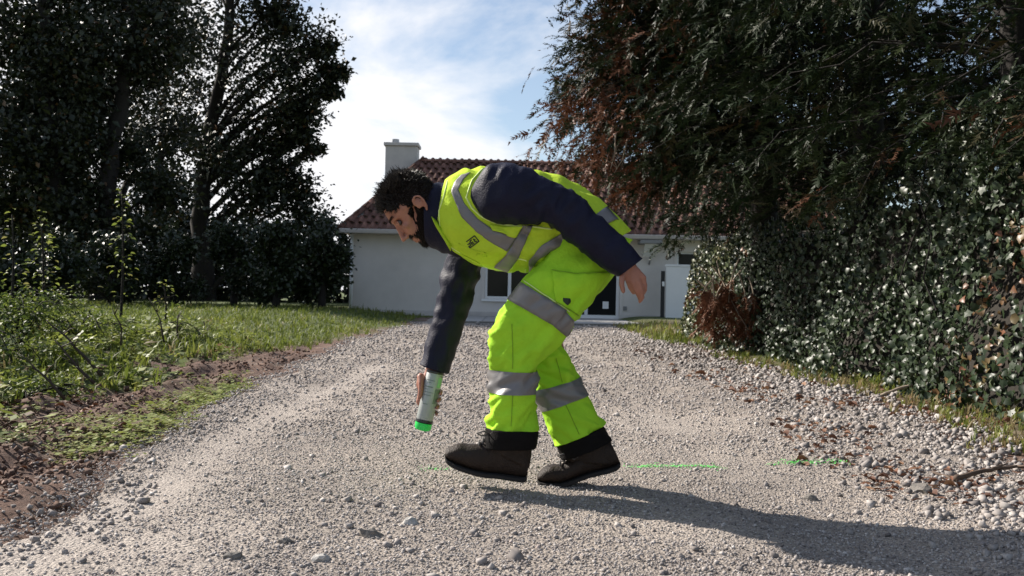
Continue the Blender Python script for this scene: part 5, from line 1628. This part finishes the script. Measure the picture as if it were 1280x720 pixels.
# close the roots: a thin hair-coloured skin below the strands
def patch_mesh(name, test, off):
    V, F, idx = [], [], {}
    n_t, n_p = 96, 60
    ok = {}
    for i in range(n_t):
        for j in range(n_p+1):
            th = -math.pi + 2*math.pi*i/n_t; ph = -math.pi/2 + math.pi*j/n_p
            ok[i,j] = (head_pt(th, ph))
    def vid(i, j):
        i %= n_t
        if (i,j) not in idx:
            f,u,s = ok[i,j]; p = hp_(f,u,s); idx[i,j] = len(V); V.append(p + (p - hp_(0,.01,0)).normalized()*off)
        return idx[i,j]
    for i in range(n_t):
        for j in range(n_p):
            if all(test(*ok[a % n_t, b]) for a, b in ((i,j),(i+1,j),(i+1,j+1),(i,j+1))): F.append((vid(i,j), vid(i+1,j), vid(i+1,j+1), vid(i,j+1)))
    return pobj(name, V, F, M_roots, None)
o = patch_mesh('hair_roots', scalp, .004); o.parent = hair
hair.matrix_world
b_ = [q for q in man.children if q.name.startswith('beard')][0]
o = patch_mesh('beard_roots', beardy, .0022); o.parent = b_
# eyebrows
ep, ed = [], []
for s in (1,-1):
    for k in range(160):
        t = random.random(); p = hp_(.101-.020*t*t - .006, .030 + .006*math.sin(t*2.4) + random.gauss(0,.0022), (.013+.042*t)*s)
        q = head_bvh.find_nearest(p)[0]; q = q + (q-HC).normalized()*.003
        ep.append(q[:]); ed.append((hs*s*.9 + hu*.25 + hf*.25)[:])
V, F = strands(np.array(ep), np.array(ed), np.full(len(ep), .010), np.full(len(ep), .0009), np.full(len(ep), .1), 3)
local(mesh_np('eyebrows', V, F, M_hair), man)

# ---------------------------------------------------------------- the can, held upside down
M_can = mat('can_print', (0.36, 0.385, 0.365), 0.35, 0.05, 40, spec=.6)
M_rim = mat('can_rim', (0.05, 0.05, 0.05), 0.35, metal=.6)
M_cap = mat('green_cap', (0.03, 0.72, 0.12), 0.4)
M_lbl = mat('can_lettering', (0.16, 0.20, 0.17), 0.5)
M_lblg = mat('can_green_print', (0.24, 0.5, 0.25), 0.5)
canr = empty('spray_can', can_b, 'white marking spray can with bright green cap, held upside down in the right hand', 'spray can')
def lathe(prof, n=36):
    V, F = [], []
    for t, r in prof:
        for k in range(n): V.append(cp(360*k/n, t, r))
    for i in range(len(prof)-1):
        for k in range(n):
            a, b = i*n+k, i*n+(k+1)%n; F.append((a, b, b+n, a+n))
    F.append(tuple(range(n))); F.append(tuple(reversed(range((len(prof)-1)*n, len(prof)*n))))
    return V, F
def lobj(name, prof, m):
    V, F = lathe(prof); o = mesh_np(name, np.array([v[:] for v in V]), F, m, smooth=True); local(o, canr)
    md = o.modifiers.new('edges', 'EDGE_SPLIT'); md.split_angle = R(40); return o
tc_ = CL - .046
lobj('can_body', [(.006, CR-.002), (.009, CR), (tc_-.006, CR), (tc_, CR-.002)], M_can)
lobj('base_rim', [(.004, CR-.008), (.0, CR-.004), (.0, CR+.0015), (.004, CR+.0022), (.0085, CR+.001), (.0088, CR-.003)], M_rim)
lobj('collar_ring', [(tc_+.0005, CR-.003), (tc_+.001, CR+.0012), (tc_+.010, CR+.0012), (tc_+.012, CR-.004)], M_rim)
lobj('spray_cap', [(tc_+.0125, CR-.005), (tc_+.013, CR), (tc_+.032, CR-.001), (tc_+.040, CR-.006), (tc_+.043, CR-.016), (tc_+.043, CR-.022)], M_cap)
# printed panel and blurred lines of lettering, wrapped on the wall of the can
def wrap(name, a0, a1, t0, t1, m, off=.0006):
    V, F = [], []
    k = 8
    for i in range(k+1):
        for t in (t0, t1): V.append(cp(a0+(a1-a0)*i/k, t, CR+off))
    for i in range(k): F.append((2*i, 2*i+1, 2*i+3, 2*i+2))
    return local(mesh_np(name, np.array([v[:] for v in V]), F, m, smooth=True), canr)
wrap('print_panel', 305, 345, .022, .060, M_lblg)
wrap('print_panel', 300, 350, .066, .125, M_lbl)
for k, (a0, a1, t0, t1) in enumerate([(225,285,.035,.038),(228,262,.044,.0465),(224,280,.060,.064),(224,250,.071,.0735),(225,286,.082,.0845),(232,280,.094,.0965),(230,270,.128,.131),(312,340,.014,.017)]):
    wrap('print_line', a0, a1, t0, t1, M_lbl, .0009)
